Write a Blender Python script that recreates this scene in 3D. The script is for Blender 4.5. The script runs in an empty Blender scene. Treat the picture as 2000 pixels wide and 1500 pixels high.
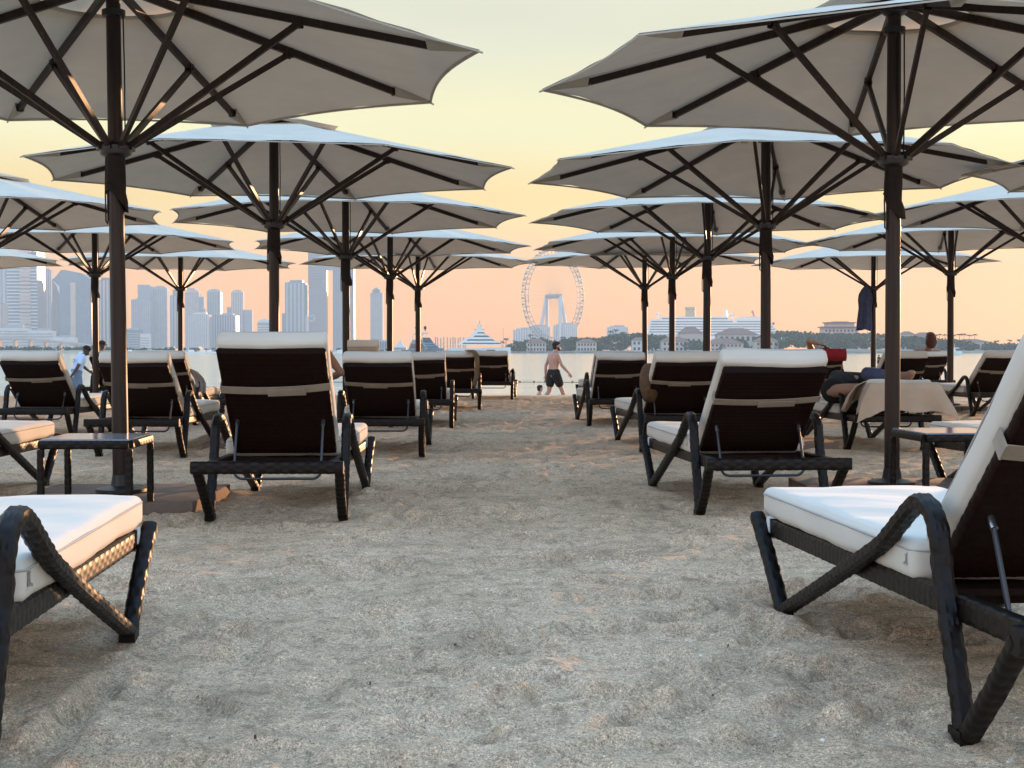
import bpy, bmesh, math, random
import numpy as np
from mathutils import Vector, Matrix, Euler

random.seed(7)
RNG = np.random.default_rng(11)
SC = bpy.context.scene
COL = SC.collection
R = math.radians
PI = math.pi

# ------------------------------------------------------------------ camera
cam = bpy.data.cameras.new('camera')
cam.sensor_width = 36.0
cam.lens = 50.4
cam.clip_start = 0.05
cam.clip_end = 30000
camera = bpy.data.objects.new('camera', cam)
COL.objects.link(camera)
camera.location = (0, 0, 0.80)
camera.rotation_euler = (R(90 - 1.35), 0, 0)
SC.camera = camera

# ------------------------------------------------------------------ light
SUN_AZ, SUN_EL = 27.0, 4.0          # degrees right of straight ahead, above the horizon
world = bpy.data.worlds.new('World')
SC.world = world
world.use_nodes = True
wt = world.node_tree
for n in list(wt.nodes):
    wt.nodes.remove(n)
w_out = wt.nodes.new('ShaderNodeOutputWorld')
w_bg = wt.nodes.new('ShaderNodeBackground')
w_bg.inputs['Strength'].default_value = 0.12
w_sky = wt.nodes.new('ShaderNodeTexSky')
w_sky.sky_type = 'NISHITA'
w_sky.sun_disc = False
w_sky.sun_elevation = R(SUN_EL)
w_sky.sun_rotation = R(SUN_AZ)
w_sky.air_density = 1.0
w_sky.dust_density = 1.2
w_sky.ozone_density = 1.5
# the evening colours the sky takes with height, warmer towards the sun
w_tc = wt.nodes.new('ShaderNodeTexCoord')
w_sep = wt.nodes.new('ShaderNodeSeparateXYZ')
wt.links.new(w_tc.outputs['Generated'], w_sep.inputs[0])
def w_ramp(stops):
    r_ = wt.nodes.new('ShaderNodeValToRGB')
    r_.color_ramp.interpolation = 'EASE'
    e = r_.color_ramp.elements
    e[0].position, e[0].color = stops[0][0], (*stops[0][1], 1)
    e[1].position, e[1].color = stops[-1][0], (*stops[-1][1], 1)
    for p_, c_ in stops[1:-1]:
        k_ = e.new(p_)
        k_.color = (*c_, 1)
    wt.links.new(w_sep.outputs['Z'], r_.inputs[0])
    return r_
SKY_GAIN = 7.0
w_front = w_ramp([(0.0, (0.56, 0.198, 0.01)), (0.05, (0.56, 0.232, 0.02)), (0.1, (0.54, 0.36, 0.085)), (0.155, (0.514, 0.483, 0.26)), (0.22, (0.426, 0.428, 0.318)), (0.4, (0.532, 0.646, 0.627)), (0.7, (0.5, 0.78, 1.14)), (1.0, (0.44, 0.78, 1.28))])
w_back = w_ramp([(0.0, (0.95, 0.78, 0.70)), (0.12, (1.0, 0.86, 0.80)), (0.25, (0.86, 0.90, 0.98)), (0.45, (0.62, 0.88, 1.22)), (1.0, (0.44, 0.78, 1.26))])
w_dot = wt.nodes.new('ShaderNodeVectorMath')
w_dot.operation = 'DOT_PRODUCT'
w_dot.inputs[1].default_value = (math.sin(R(SUN_AZ)), math.cos(R(SUN_AZ)), 0.0)
wt.links.new(w_tc.outputs['Generated'], w_dot.inputs[0])
w_map = wt.nodes.new('ShaderNodeMapRange')
w_map.interpolation_type = 'SMOOTHSTEP'
w_map.inputs['From Min'].default_value = -0.6
w_map.inputs['From Max'].default_value = 0.75
wt.links.new(w_dot.outputs['Value'], w_map.inputs['Value'])
w_mix = wt.nodes.new('ShaderNodeMix')
w_mix.data_type = 'RGBA'
wt.links.new(w_map.outputs[0], w_mix.inputs[0])
wt.links.new(w_back.outputs[0], w_mix.inputs[6])
wt.links.new(w_front.outputs[0], w_mix.inputs[7])
w_gain = wt.nodes.new('ShaderNodeMix')
w_gain.data_type = 'RGBA'
w_gain.blend_type = 'MULTIPLY'
w_gain.inputs[0].default_value = 1.0
w_gain.inputs[7].default_value = (SKY_GAIN, SKY_GAIN, SKY_GAIN, 1)
wt.links.new(w_mix.outputs[2], w_gain.inputs[6])
w_add = wt.nodes.new('ShaderNodeMix')
w_add.data_type = 'RGBA'
w_add.blend_type = 'ADD'
w_add.inputs[0].default_value = 0.035
wt.links.new(w_gain.outputs[2], w_add.inputs[6])
wt.links.new(w_sky.outputs[0], w_add.inputs[7])
# faint uneven veils of thin high haze
w_mp = wt.nodes.new('ShaderNodeMapping')
w_mp.inputs['Scale'].default_value = (2.2, 2.2, 9.0)
w_nz = wt.nodes.new('ShaderNodeTexNoise')
w_nz.inputs['Scale'].default_value = 1.6
w_nz.inputs['Detail'].default_value = 4
wt.links.new(w_tc.outputs['Generated'], w_mp.inputs[0])
wt.links.new(w_mp.outputs[0], w_nz.inputs['Vector'])
w_vr = wt.nodes.new('ShaderNodeMapRange')
w_vr.inputs['From Min'].default_value = 0.3
w_vr.inputs['From Max'].default_value = 0.7
w_vr.inputs['To Min'].default_value = 0.94
w_vr.inputs['To Max'].default_value = 1.06
wt.links.new(w_nz.outputs[0], w_vr.inputs['Value'])
w_veil = wt.nodes.new('ShaderNodeVectorMath')
w_veil.operation = 'SCALE'
wt.links.new(w_add.outputs[2], w_veil.inputs[0])
wt.links.new(w_vr.outputs[0], w_veil.inputs['Scale'])
wt.links.new(w_veil.outputs[0], w_bg.inputs['Color'])
wt.links.new(w_bg.outputs[0], w_out.inputs[0])

sd = Vector((math.sin(R(SUN_AZ)) * math.cos(R(SUN_EL)), math.cos(R(SUN_AZ)) * math.cos(R(SUN_EL)), math.sin(R(SUN_EL))))
sun = bpy.data.lights.new('sun', 'SUN')
sun.energy = 5.0
sun.angle = R(0.6)
sun.color = (1.0, 0.54, 0.27)
sun_ob = bpy.data.objects.new('sun', sun)
COL.objects.link(sun_ob)
sun_ob.rotation_euler = (-sd).to_track_quat('-Z', 'Y').to_euler()
sun_ob.location = (40, 60, 40)

SC.view_settings.view_transform = 'Standard'
SC.view_settings.look = 'None'
SC.view_settings.exposure = 1.02
SC.view_settings.gamma = 1.0
SC.view_settings.use_curve_mapping = False
SC.render.engine = 'CYCLES'
cy = SC.cycles
cy.use_denoising = True
cy.max_bounces = 7
cy.diffuse_bounces = 3
cy.glossy_bounces = 3
cy.transmission_bounces = 4
cy.volume_bounces = 1
cy.transparent_max_bounces = 8
cy.caustics_reflective = False
cy.caustics_refractive = False
cy.sample_clamp_indirect = 6.0

# ------------------------------------------------------------------ helpers
class MB:
    """collects shapes into one mesh"""
    def __init__(s):
        s.v, s.f, s.n = [], [], 0
    def add(s, verts, faces):
        verts = np.asarray(verts, dtype=float).reshape(-1, 3)
        s.v.append(verts)
        n = s.n
        s.f.extend([tuple(int(i) + n for i in f) for f in faces])
        s.n += len(verts)
        return s
    def box(s, c, d, rot=None, taper=1.0):
        x, y, z = d[0] / 2, d[1] / 2, d[2] / 2
        t = taper
        p = [(-x, -y, -z), (x, -y, -z), (x, y, -z), (-x, y, -z), (-x * t, -y * t, z), (x * t, -y * t, z), (x * t, y * t, z), (-x * t, y * t, z)]
        m = (rot.to_matrix() if rot is not None else Matrix.Identity(3))
        p = [tuple(m @ Vector(q) + Vector(c)) for q in p]
        return s.add(p, [(0, 3, 2, 1), (4, 5, 6, 7), (0, 1, 5, 4), (1, 2, 6, 5), (2, 3, 7, 6), (3, 0, 4, 7)])
    def bar(s, a, b, w, h, up=(0, 0, 1), w2=None, h2=None):
        a, b = Vector(a), Vector(b)
        t = (b - a).normalized()
        u = Vector(up)
        if abs(t.dot(u)) > 0.98:
            u = Vector((1, 0, 0))
        sd_ = t.cross(u).normalized()
        u = sd_.cross(t).normalized()
        w2 = w if w2 is None else w2
        h2 = h if h2 is None else h2
        p = []
        for q, ww, hh in ((a, w, h), (b, w2, h2)):
            for sx, sz in ((-1, -1), (1, -1), (1, 1), (-1, 1)):
                p.append(tuple(q + sd_ * sx * ww / 2 + u * sz * hh / 2))
        return s.add(p, [(0, 1, 2, 3), (7, 6, 5, 4), (0, 4, 5, 1), (1, 5, 6, 2), (2, 6, 7, 3), (3, 7, 4, 0)])
    def tube(s, path, r, n=8, cap=True, flat=1.0):
        path = [Vector(p) for p in path]
        m = len(path)
        rr = r if hasattr(r, '__len__') else [r] * m
        prev = None
        P = []
        for i, p in enumerate(path):
            t = (path[min(i + 1, m - 1)] - path[max(i - 1, 0)]).normalized()
            if prev is None:
                u = Vector((0, 0, 1)) if abs(t.z) < 0.9 else Vector((1, 0, 0))
            else:
                u = prev
            a = t.cross(u).normalized()
            u = a.cross(t).normalized()
            prev = u
            for k in range(n):
                th = 2 * PI * k / n
                P.append(tuple(p + (a * math.cos(th) + u * math.sin(th) * flat) * rr[i]))
        F = []
        for i in range(m - 1):
            for k in range(n):
                k2 = (k + 1) % n
                F.append((i * n + k, i * n + k2, (i + 1) * n + k2, (i + 1) * n + k))
        if cap:
            F.append(tuple(range(n - 1, -1, -1)))
            F.append(tuple((m - 1) * n + k for k in range(n)))
        return s.add(P, F)
    def lathe(s, prof, n=20, c=(0, 0, 0), cap=True):
        P, F = [], []
        for r, z in prof:
            for k in range(n):
                th = 2 * PI * k / n
                P.append((c[0] + r * math.cos(th), c[1] + r * math.sin(th), c[2] + z))
        m = len(prof)
        for i in range(m - 1):
            for k in range(n):
                k2 = (k + 1) % n
                F.append((i * n + k, i * n + k2, (i + 1) * n + k2, (i + 1) * n + k))
        if cap:
            F.append(tuple(range(n - 1, -1, -1)))
            F.append(tuple((m - 1) * n + k for k in range(n)))
        return s.add(P, F)
    def ball(s, c, r, n=12, m=8):
        r = r if hasattr(r, '__len__') else (r, r, r)
        P, F = [(c[0], c[1], c[2] - r[2])], []
        for i in range(1, m):
            ph = -PI / 2 + PI * i / m
            for k in range(n):
                th = 2 * PI * k / n
                P.append((c[0] + r[0] * math.cos(ph) * math.cos(th), c[1] + r[1] * math.cos(ph) * math.sin(th), c[2] + r[2] * math.sin(ph)))
        P.append((c[0], c[1], c[2] + r[2]))
        for k in range(n):
            F.append((0, 1 + (k + 1) % n, 1 + k))
        for i in range(m - 2):
            for k in range(n):
                a = 1 + i * n
                F.append((a + k, a + (k + 1) % n, a + n + (k + 1) % n, a + n + k))
        a = 1 + (m - 2) * n
        for k in range(n):
            F.append((a + k, a + (k + 1) % n, len(P) - 1))
        return s.add(P, F)
    def prism(s, outline, z0, z1, axis='z'):
        """outline of 2D points extruded along an axis"""
        n = len(outline)
        def pt(a, b, c):
            return (a, b, c) if axis == 'z' else ((a, c, b) if axis == 'y' else (c, a, b))
        P = [pt(a, b, z0) for a, b in outline] + [pt(a, b, z1) for a, b in outline]
        F = [tuple(range(n - 1, -1, -1)), tuple(range(n, 2 * n))]
        for i in range(n):
            j = (i + 1) % n
            F.append((i, j, n + j, n + i))
        return s.add(P, F)
    def grid(s, P, close_u=False):
        """P: array (m, n, 3)"""
        P = np.asarray(P)
        m, n = P.shape[:2]
        F = []
        for i in range(m - 1):
            for k in range(n if close_u else n - 1):
                k2 = (k + 1) % n
                F.append((i * n + k, i * n + k2, (i + 1) * n + k2, (i + 1) * n + k))
        return s.add(P.reshape(-1, 3), F)
    def mesh(s, name, mat=None, smooth=False):
        me = bpy.data.meshes.new(name)
        V = np.concatenate(s.v) if s.v else np.zeros((0, 3))
        me.from_pydata(V.tolist(), [], s.f)
        bm = bmesh.new()
        bm.from_mesh(me)
        bmesh.ops.recalc_face_normals(bm, faces=bm.faces)
        bm.to_mesh(me)
        bm.free()
        if smooth:
            me.shade_smooth()
            if smooth != 'all':
                me.set_sharp_from_angle(angle=R(40))
        if mat is not None:
            me.materials.append(mat)
        me.update()
        return me


def link(name, me, parent=None, loc=None, rot=None):
    o = bpy.data.objects.new(name, me)
    COL.objects.link(o)
    if parent is not None:
        o.parent = parent
    if loc is not None:
        o.location = loc
    if rot is not None:
        o.rotation_euler = rot
    return o


def part(name, mb, mat, parent=None, smooth=False, loc=None, rot=None):
    return link(name, mb.mesh(name, mat, smooth), parent, loc, rot)


def tag(o, label=None, cat=None, group=None, kind=None):
    if label:
        o['label'] = label
    if cat:
        o['category'] = cat
    if group:
        o['group'] = group
    if kind:
        o['kind'] = kind
    return o


def thing(name, label, cat, loc=(0, 0, 0), rz=0.0, group=None):
    o = bpy.data.objects.new(name, None)
    o.empty_display_size = 0.2
    COL.objects.link(o)
    o.location = loc
    o.rotation_euler = (0, 0, rz)
    return tag(o, label, cat, group)


# ------------------------------------------------------------------ materials
MATS = {}

def mat(name, col, rough=0.7, spec=0.3, noise=None, bump=None, metal=0.0, translucent=0.0, col2=None, coat=0.0, sheen=0.0):
    """noise=(scale, amount) varies the colour; bump=(scale, strength, distance)"""
    if name in MATS:
        return MATS[name]
    m = bpy.data.materials.new(name)
    m.use_nodes = True
    t = m.node_tree
    b = t.nodes['Principled BSDF']
    out = t.nodes['Material Output']
    b.inputs['Base Color'].default_value = (*col, 1)
    b.inputs['Roughness'].default_value = rough
    b.inputs['Specular IOR Level'].default_value = spec
    b.inputs['Metallic'].default_value = metal
    b.inputs['Coat Weight'].default_value = coat
    b.inputs['Sheen Weight'].default_value = sheen
    tc = t.nodes.new('ShaderNodeTexCoord')
    if noise:
        nz = t.nodes.new('ShaderNodeTexNoise')
        nz.inputs['Scale'].default_value = noise[0]
        nz.inputs['Detail'].default_value = 5
        nz.inputs['Roughness'].default_value = 0.6
        t.links.new(tc.outputs['Object'], nz.inputs['Vector'])
        rp = t.nodes.new('ShaderNodeValToRGB')
        c2 = col2 if col2 else tuple(c * (1 - noise[1]) for c in col)
        rp.color_ramp.elements[0].position = 0.35
        rp.color_ramp.elements[0].color = (*c2, 1)
        rp.color_ramp.elements[1].position = 0.65
        rp.color_ramp.elements[1].color = (*col, 1)
        t.links.new(nz.outputs[0], rp.inputs[0])
        t.links.new(rp.outputs[0], b.inputs['Base Color'])
    if bump:
        nb = t.nodes.new('ShaderNodeTexNoise')
        nb.inputs['Scale'].default_value = bump[0]
        nb.inputs['Detail'].default_value = 4
        t.links.new(tc.outputs['Object'], nb.inputs['Vector'])
        bp = t.nodes.new('ShaderNodeBump')
        bp.inputs['Strength'].default_value = bump[1]
        bp.inputs['Distance'].default_value = bump[2]
        t.links.new(nb.outputs[0], bp.inputs['Height'])
        t.links.new(bp.outputs[0], b.inputs['Normal'])
    if translucent:
        tr = t.nodes.new('ShaderNodeBsdfTranslucent')
        tr.inputs['Color'].default_value = (*col, 1)
        mx = t.nodes.new('ShaderNodeMixShader')
        mx.inputs[0].default_value = translucent
        t.links.new(b.outputs[0], mx.inputs[1])
        t.links.new(tr.outputs[0], mx.inputs[2])
        t.links.new(mx.outputs[0], out.inputs['Surface'])
    MATS[name] = m
    return m


def wood_mat(name, c1, c2):
    m = mat(name, c1, rough=0.45, spec=0.3)
    t = m.node_tree
    b = t.nodes['Principled BSDF']
    tc = t.nodes.new('ShaderNodeTexCoord')
    mp = t.nodes.new('ShaderNodeMapping')
    mp.inputs['Scale'].default_value = (60, 60, 2.2)
    nz = t.nodes.new('ShaderNodeTexNoise')
    nz.inputs['Scale'].default_value = 1.0
    nz.inputs['Detail'].default_value = 6
    rp = t.nodes.new('ShaderNodeValToRGB')
    rp.color_ramp.elements[0].position = 0.35
    rp.color_ramp.elements[0].color = (*c2, 1)
    rp.color_ramp.elements[1].position = 0.7
    rp.color_ramp.elements[1].color = (*c1, 1)
    t.links.new(tc.outputs['Object'], mp.inputs[0])
    t.links.new(mp.outputs[0], nz.inputs['Vector'])
    t.links.new(nz.outputs[0], rp.inputs[0])
    t.links.new(rp.outputs[0], b.inputs['Base Color'])
    bp = t.nodes.new('ShaderNodeBump')
    bp.inputs['Strength'].default_value = 0.25
    bp.inputs['Distance'].default_value = 0.002
    t.links.new(nz.outputs[0], bp.inputs['Height'])
    t.links.new(bp.outputs[0], b.inputs['Normal'])
    return m


WOOD = wood_mat('dark_wood', (0.034, 0.0165, 0.009), (0.012, 0.006, 0.004))
CANVAS = mat('cream_canvas', (0.60, 0.545, 0.46), rough=0.9, spec=0.1, noise=(3.0, 0.10), bump=(420, 0.25, 0.002), translucent=0.07)
CANVAS_VENT = mat('cream_canvas_vent', (0.60, 0.52, 0.40), rough=0.9, spec=0.1, noise=(4.0, 0.08), translucent=0.22)
HEM = mat('canvas_hem', (0.43, 0.395, 0.335), rough=0.9, spec=0.1, noise=(6.0, 0.15), translucent=0.04)
WICKER = mat('dark_wicker', (0.0085, 0.0046, 0.0032), rough=0.42, spec=0.20, noise=(38.0, 0.55))
WICKER_BACK = mat('woven_back', (0.014, 0.0042, 0.0026), rough=0.55, spec=0.10, noise=(30.0, 0.5))
CUSHION = mat('cream_cushion', (0.60, 0.545, 0.465), rough=0.85, spec=0.2, noise=(2.5, 0.06), bump=(600, 0.2, 0.001), sheen=0.1)
PIPING = mat('cushion_piping', (0.36, 0.35, 0.34), rough=0.8, spec=0.2)
STRAP = mat('beige_strap', (0.34, 0.285, 0.225), rough=0.9, spec=0.1, noise=(14.0, 0.18), bump=(300, 0.3, 0.001))
WHITE_TIE = mat('white_tie', (0.75, 0.74, 0.72), rough=0.8, spec=0.2)
PROP_STEEL = mat('dull_steel', (0.065, 0.065, 0.07), rough=0.45, spec=0.5, metal=1.0)
METAL = mat('grey_steel', (0.42, 0.42, 0.44), rough=0.3, spec=0.5, metal=1.0)
DARK_METAL = mat('black_metal', (0.012, 0.011, 0.012), rough=0.4, spec=0.5)
SLEEVE = mat('dark_brown_cloth', (0.022, 0.014, 0.011), rough=0.8, spec=0.2, noise=(20, 0.4))
ROPE = mat('dark_rope', (0.02, 0.016, 0.013), rough=0.8)
PAVER = mat('brown_paver', (0.185, 0.135, 0.105), rough=0.85, spec=0.2, noise=(9.0, 0.3), bump=(160, 0.4, 0.002))
GLASS_TOP = mat('glass_tabletop', (0.24, 0.29, 0.36), rough=0.12, spec=0.6, noise=(3, 0.3))
TOWEL = mat('beige_towel', (0.50, 0.375, 0.27), rough=0.95, spec=0.05, noise=(5, 0.12), bump=(420, 0.8, 0.004), sheen=0.3)

# ------------------------------------------------------------------ where the loungers stand
# rear foot pair centre (x, y), yaw of the foot end towards the left in degrees, back angle in degrees, label
LOUNGERS = [
    (-1.262, 2.53, 4.5, 33, 'cream cushioned wicker sun lounger cut off at the lower left, orange sun on its cushion'),
    (-1.11, 6.75, 1.4, 45, 'dark wicker sun lounger with the highest back, left of the sand aisle'),
    (-0.99, 10.75, 1.2, 34, 'dark wicker sun lounger with a rolled beige towel on top of its back'),
    (-0.94, 14.85, 1.0, 34, 'dark wicker sun lounger between the towel roll lounger and the brown cloth lounger'),
    (-0.74, 18.8, 1.5, 34, 'dark wicker sun lounger with a brown cloth hanging off the right corner of its back'),
    (-0.31, 23.0, -2.0, 34, 'last dark wicker sun lounger left of the aisle, standing on the sand crest'),
    (1.255, 2.99, 4.7, 42, 'cream cushioned wicker sun lounger at the lower right, cut by the right edge'),
    (1.225, 6.98, 3.8, 36, 'dark wicker sun lounger right of the aisle, nearest whole one, pale roll along its top'),
    (1.34, 11.3, 3.8, 34, 'dark wicker sun lounger right of the aisle with a round brown bag on its seat'),
    (1.13, 15.2, 2.5, 34, 'dark wicker sun lounger right of the aisle, just below the big wheel\'s right side'),
    (1.36, 19.6, 2.5, 34, 'farthest dark wicker sun lounger right of the aisle, mostly hidden behind another back'),
    (-2.99, 7.0, 3.0, 33, 'sun lounger at the left edge showing only its cushioned foot end beside the side table'),
    (-2.77, 10.7, 2.0, 34, 'dark wicker sun lounger behind the nearest left umbrella pole'),
    (-4.17, 12.6, 2.5, 34, 'dark wicker sun lounger at the left edge with a sunlit cream cushion side'),
    (-5.55, 19.9, 1.5, 34, 'dark wicker sun lounger beside the attendant in the pale blue shirt'),
    (-3.70, 15.3, 2.0, 34, 'dark wicker sun lounger with a grey towel over its right armrest'),
    (-2.70, 14.85, 1.5, 34, 'dark wicker sun lounger hidden behind the highest back, only its left arm showing'),
    (2.93, 7.0, 3.5, 33, 'sun lounger at the right showing a cream foot end behind the right side table'),
    (3.00, 11.5, 3.0, 14, 'sun lounger with a lowered back covered by a large beige towel'),
    (5.12, 23.4, -2.0, 34, 'dark wicker sun lounger with a red towel over the top of its back'),
    (4.49, 16.6, 2.5, 34, 'dark wicker sun lounger behind the beige towel, to the right of the near right pole'),
    (7.14, 24.5, 0.0, 33, 'dark wicker sun lounger with a reddish brown head above its back'),
    (5.80, 17.1, 3.5, 34, 'dark wicker sun lounger near the right edge with an empty cream seat'),
]
UMBRELLAS = [
    # x, y, phase, lean about y, label
    (-2.01, 7.36, -10, -0.6, 'nearest cream umbrella at the upper left, cut by the top edge'),
    (-1.95, 11.75, -13, 0, 'second cream umbrella of the row left of the aisle'),
    (-1.82, 15.77, -10, 0, 'third cream umbrella of the row left of the aisle'),
    (-1.72, 20.1, -12, 0, 'fourth cream umbrella of the row left of the aisle'),
    (-1.56, 23.8, -6, 0, 'farthest cream umbrella of the row left of the aisle, ahead of the motor yacht'),
    (2.06, 7.76, -6, 0, 'nearest cream umbrella at the upper right, cut by the top edge'),
    (2.09, 11.8, -15, 0, 'second cream umbrella of the row right of the aisle'),
    (2.16, 15.94, -11, 0, 'third cream umbrella of the row right of the aisle'),
    (2.24, 20.1, -16, 0, 'fourth cream umbrella of the row right of the aisle'),
    (2.17, 23.4, 18, 0, 'farthest cream umbrella of the row right of the aisle, in front of the big wheel'),
    (5.66, 11.4, -10, 0, 'cream umbrella at the right edge of which only a canopy tip shows'),
    (5.75, 15.3, -10, 0, 'cream umbrella at the right edge with its pole outside the photo'),
    (5.84, 19.1, -12, 0, 'cream umbrella at the right, over the person with reddish brown hair'),
    (6.00, 23.8, -14, 0, 'cream umbrella with a dark blue shirt hanging under it'),
    (-5.65, 15.3, -8, 0, 'cream umbrella cut by the left edge, its near canopy in front of two others'),
    (-5.66, 19.5, -12, 0, 'cream umbrella at the left, behind the near left pole, over the pale shirted people'),
    (-5.55, 24.0, -10, 0, 'farthest cream umbrella at the left, in front of the dense tower cluster'),
    (-9.30, 23.4, -8, 0, 'cream umbrella at the far left of which only a canopy half shows'),
]

def lounger_frame(x, y, yaw):
    a = R(yaw)
    ox, oy = x + math.sin(a) * 0.3, y - math.cos(a) * 0.3
    return ox, oy, a

FEET = []
for (x, y, yaw, *_r) in LOUNGERS:
    ox, oy, a = lounger_frame(x, y, yaw)
    for lx in (-0.314, 0.314):
        for ly in (0.3, 1.7):
            FEET.append((ox + lx * math.cos(a) - ly * math.sin(a), oy + lx * math.sin(a) + ly * math.cos(a)))

# ------------------------------------------------------------------ sand
def vnoise(x, y, seed):
    xi, yi = np.floor(x).astype(np.int64), np.floor(y).astype(np.int64)
    fx, fy = x - xi, y - yi
    fx, fy = fx * fx * fx * (fx * (fx * 6 - 15) + 10), fy * fy * fy * (fy * (fy * 6 - 15) + 10)
    def h(a, b):
        n = (a * 374761393 + b * 668265263 + seed * 974634533) & 0x7fffffff
        n = ((n ^ (n >> 13)) * 1274126177) & 0x7fffffff
        n = (n ^ (n >> 16)) & 0xffff
        return n / 65535.0
    v = (h(xi, yi) * (1 - fx) + h(xi + 1, yi) * fx) * (1 - fy) + (h(xi, yi + 1) * (1 - fx) + h(xi + 1, yi + 1) * fx) * fy
    return v - 0.5

def beach_z(y):
    y = np.asarray(y, dtype=float)
    z = np.zeros_like(y)
    z = np.where(y > 23.6, -0.0042 * (y - 23.6) ** 2, z)
    z = np.where(y > 36, -0.646 - 0.105 * (y - 36), z)
    z = np.where(y > 60, -3.166 - 0.03 * (y - 60), z)
    return z

def axis(dense_to, step, growth, limit):
    a = list(np.arange(0, dense_to, step))
    s = step
    while a[-1] < limit:
        s *= growth
        a.append(a[-1] + s)
    return np.array(a)

ax = axis(2.4, 0.017, 1.04, 70.0)
XS = np.concatenate([-ax[:0:-1], ax])
ay = axis(3.6, 0.012, 1.006, 26.5)
ay2 = axis(0.1, 0.12, 1.10, 90.0)
YS = np.concatenate([[-60, -30, -12, -5, -2, -0.5, 0.6, 1.1, 1.5], 1.8 + ay, 1.8 + ay[-1] + ay2[1:]])
GX, GY = np.meshgrid(XS, YS)
fade = np.clip((30 - GY) / 6.0, 0, 1)
Zs = beach_z(GY)
rel = (0.022 * vnoise(GX / 1.9, GY / 1.9, 1) + 0.012 * vnoise(GX / 0.62 + 9, GY / 0.44, 2) + 0.012 * vnoise(GX / 0.30, GY / 0.15, 3)
       + 0.012 * vnoise(GX / 0.15, GY / 0.07, 4) + 0.009 * vnoise(GX / 0.07, GY / 0.036, 5))
rg = 1 - np.abs(vnoise(GX / 0.55 + 3, GY / 0.34 + 5, 6)) * 2
rel += 0.016 * np.clip(rg - 0.72, 0, 1)
rg2 = 1 - np.abs(vnoise(GX / 0.22 + 7, GY / 0.11 + 2, 16)) * 2
rel += 0.012 * np.clip(rg2 - 0.62, 0, 1)
def dent(x, y, rx, ry, depth, ang, rim):
    i0, i1 = np.searchsorted(YS, [y - 2.2 * max(rx, ry), y + 2.2 * max(rx, ry)])
    j0, j1 = np.searchsorted(XS, [x - 2.2 * max(rx, ry), x + 2.2 * max(rx, ry)])
    if i1 <= i0 or j1 <= j0:
        return
    X, Y = GX[i0:i1, j0:j1] - x, GY[i0:i1, j0:j1] - y
    c, s = math.cos(ang), math.sin(ang)
    u, w = (X * c + Y * s) / rx, (-X * s + Y * c) / ry
    q = np.sqrt(u * u + w * w)
    rel[i0:i1, j0:j1] += -depth * np.exp(-(q ** 4) * 1.1) + rim * np.exp(-((q - 1.22) ** 2) * 14.0)
for k in range(900):
    t = random.random()
    y = 1.9 + 22 * t ** 1.4
    x = random.gauss(0, 0.75 + 0.05 * y) if k % 3 else random.uniform(-1 - 0.35 * y, 1 + 0.35 * y)
    dent(x, y, random.uniform(0.045, 0.075), random.uniform(0.11, 0.17), random.uniform(0.014, 0.034), random.uniform(-0.9, 0.9) + (PI / 2 if random.random() < .3 else 0), random.uniform(0.005, 0.012))
for (x, y) in FEET:
    dent(x, y, 0.09, 0.09, 0.010, 0, 0.006)
    dent(x + random.uniform(-.1, .1), y + random.uniform(-.15, .15), 0.12, 0.16, 0.008, random.random() * 3, 0.005)
for (x, y, *_r) in UMBRELLAS:
    for k in range(8):
        dent(x + random.uniform(-.75, .75), y + random.choice((-.62, .62)) + random.uniform(-.1, .1), 0.2, 0.14, -0.022, random.random() * 3, 0.0)
# dragged lounger marks
for (x0, y0, x1, y1) in ((-0.95, 3.75, -0.75, 5.3), (-0.99, 3.55, -0.90, 2.6), (1.02, 3.0, 1.25, 2.2), (-0.60, 6.9, -0.2, 8.8), (0.75, 4.2, 0.35, 3.0)):
    for k in range(26):
        q = k / 25
        dent(x0 + (x1 - x0) * q + random.gauss(0, 0.01), y0 + (y1 - y0) * q, 0.05, 0.07, 0.010, 0, 0.004)
ix = np.minimum(np.abs(GX), 8)
Zs = Zs + rel * fade * 1.05
# a soft crest where the beach starts to fall to the water
Zs += 0.05 * np.exp(-((GY - 23.4) / 1.1) ** 2) * (0.6 + 0.8 * vnoise(GX / 3.0, GY / 3.0, 8)) * fade
m_, n_ = GX.shape
me = bpy.data.meshes.new('sand')
me.vertices.add(m_ * n_)
co = np.stack([GX, GY, Zs], -1).reshape(-1, 3).astype(np.float32)
me.vertices.foreach_set('co', co.ravel())
idx = np.arange(m_ * n_).reshape(m_, n_)
quads = np.stack([idx[:-1, :-1], idx[:-1, 1:], idx[1:, 1:], idx[1:, :-1]], -1).reshape(-1, 4)
me.loops.add(quads.size)
me.loops.foreach_set('vertex_index', quads.ravel().astype(np.int32))
me.polygons.add(len(quads))
me.polygons.foreach_set('loop_start', (np.arange(len(quads)) * 4).astype(np.int32))
me.polygons.foreach_set('loop_total', np.full(len(quads), 4, dtype=np.int32))
me.update(calc_edges=True)
me.shade_smooth()
sand_m = bpy.data.materials.new('beach_sand')
sand_m.use_nodes = True
t = sand_m.node_tree
b = t.nodes['Principled BSDF']
b.inputs['Roughness'].default_value = 0.95
b.inputs['Specular IOR Level'].default_value = 0.12
tc = t.nodes.new('ShaderNodeTexCoord')
def nz_node(scale, detail=4, rough=0.6):
    n = t.nodes.new('ShaderNodeTexNoise')
    n.inputs['Scale'].default_value = scale
    n.inputs['Detail'].default_value = detail
    n.inputs['Roughness'].default_value = rough
    t.links.new(tc.outputs['Object'], n.inputs['Vector'])
    return n
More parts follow.
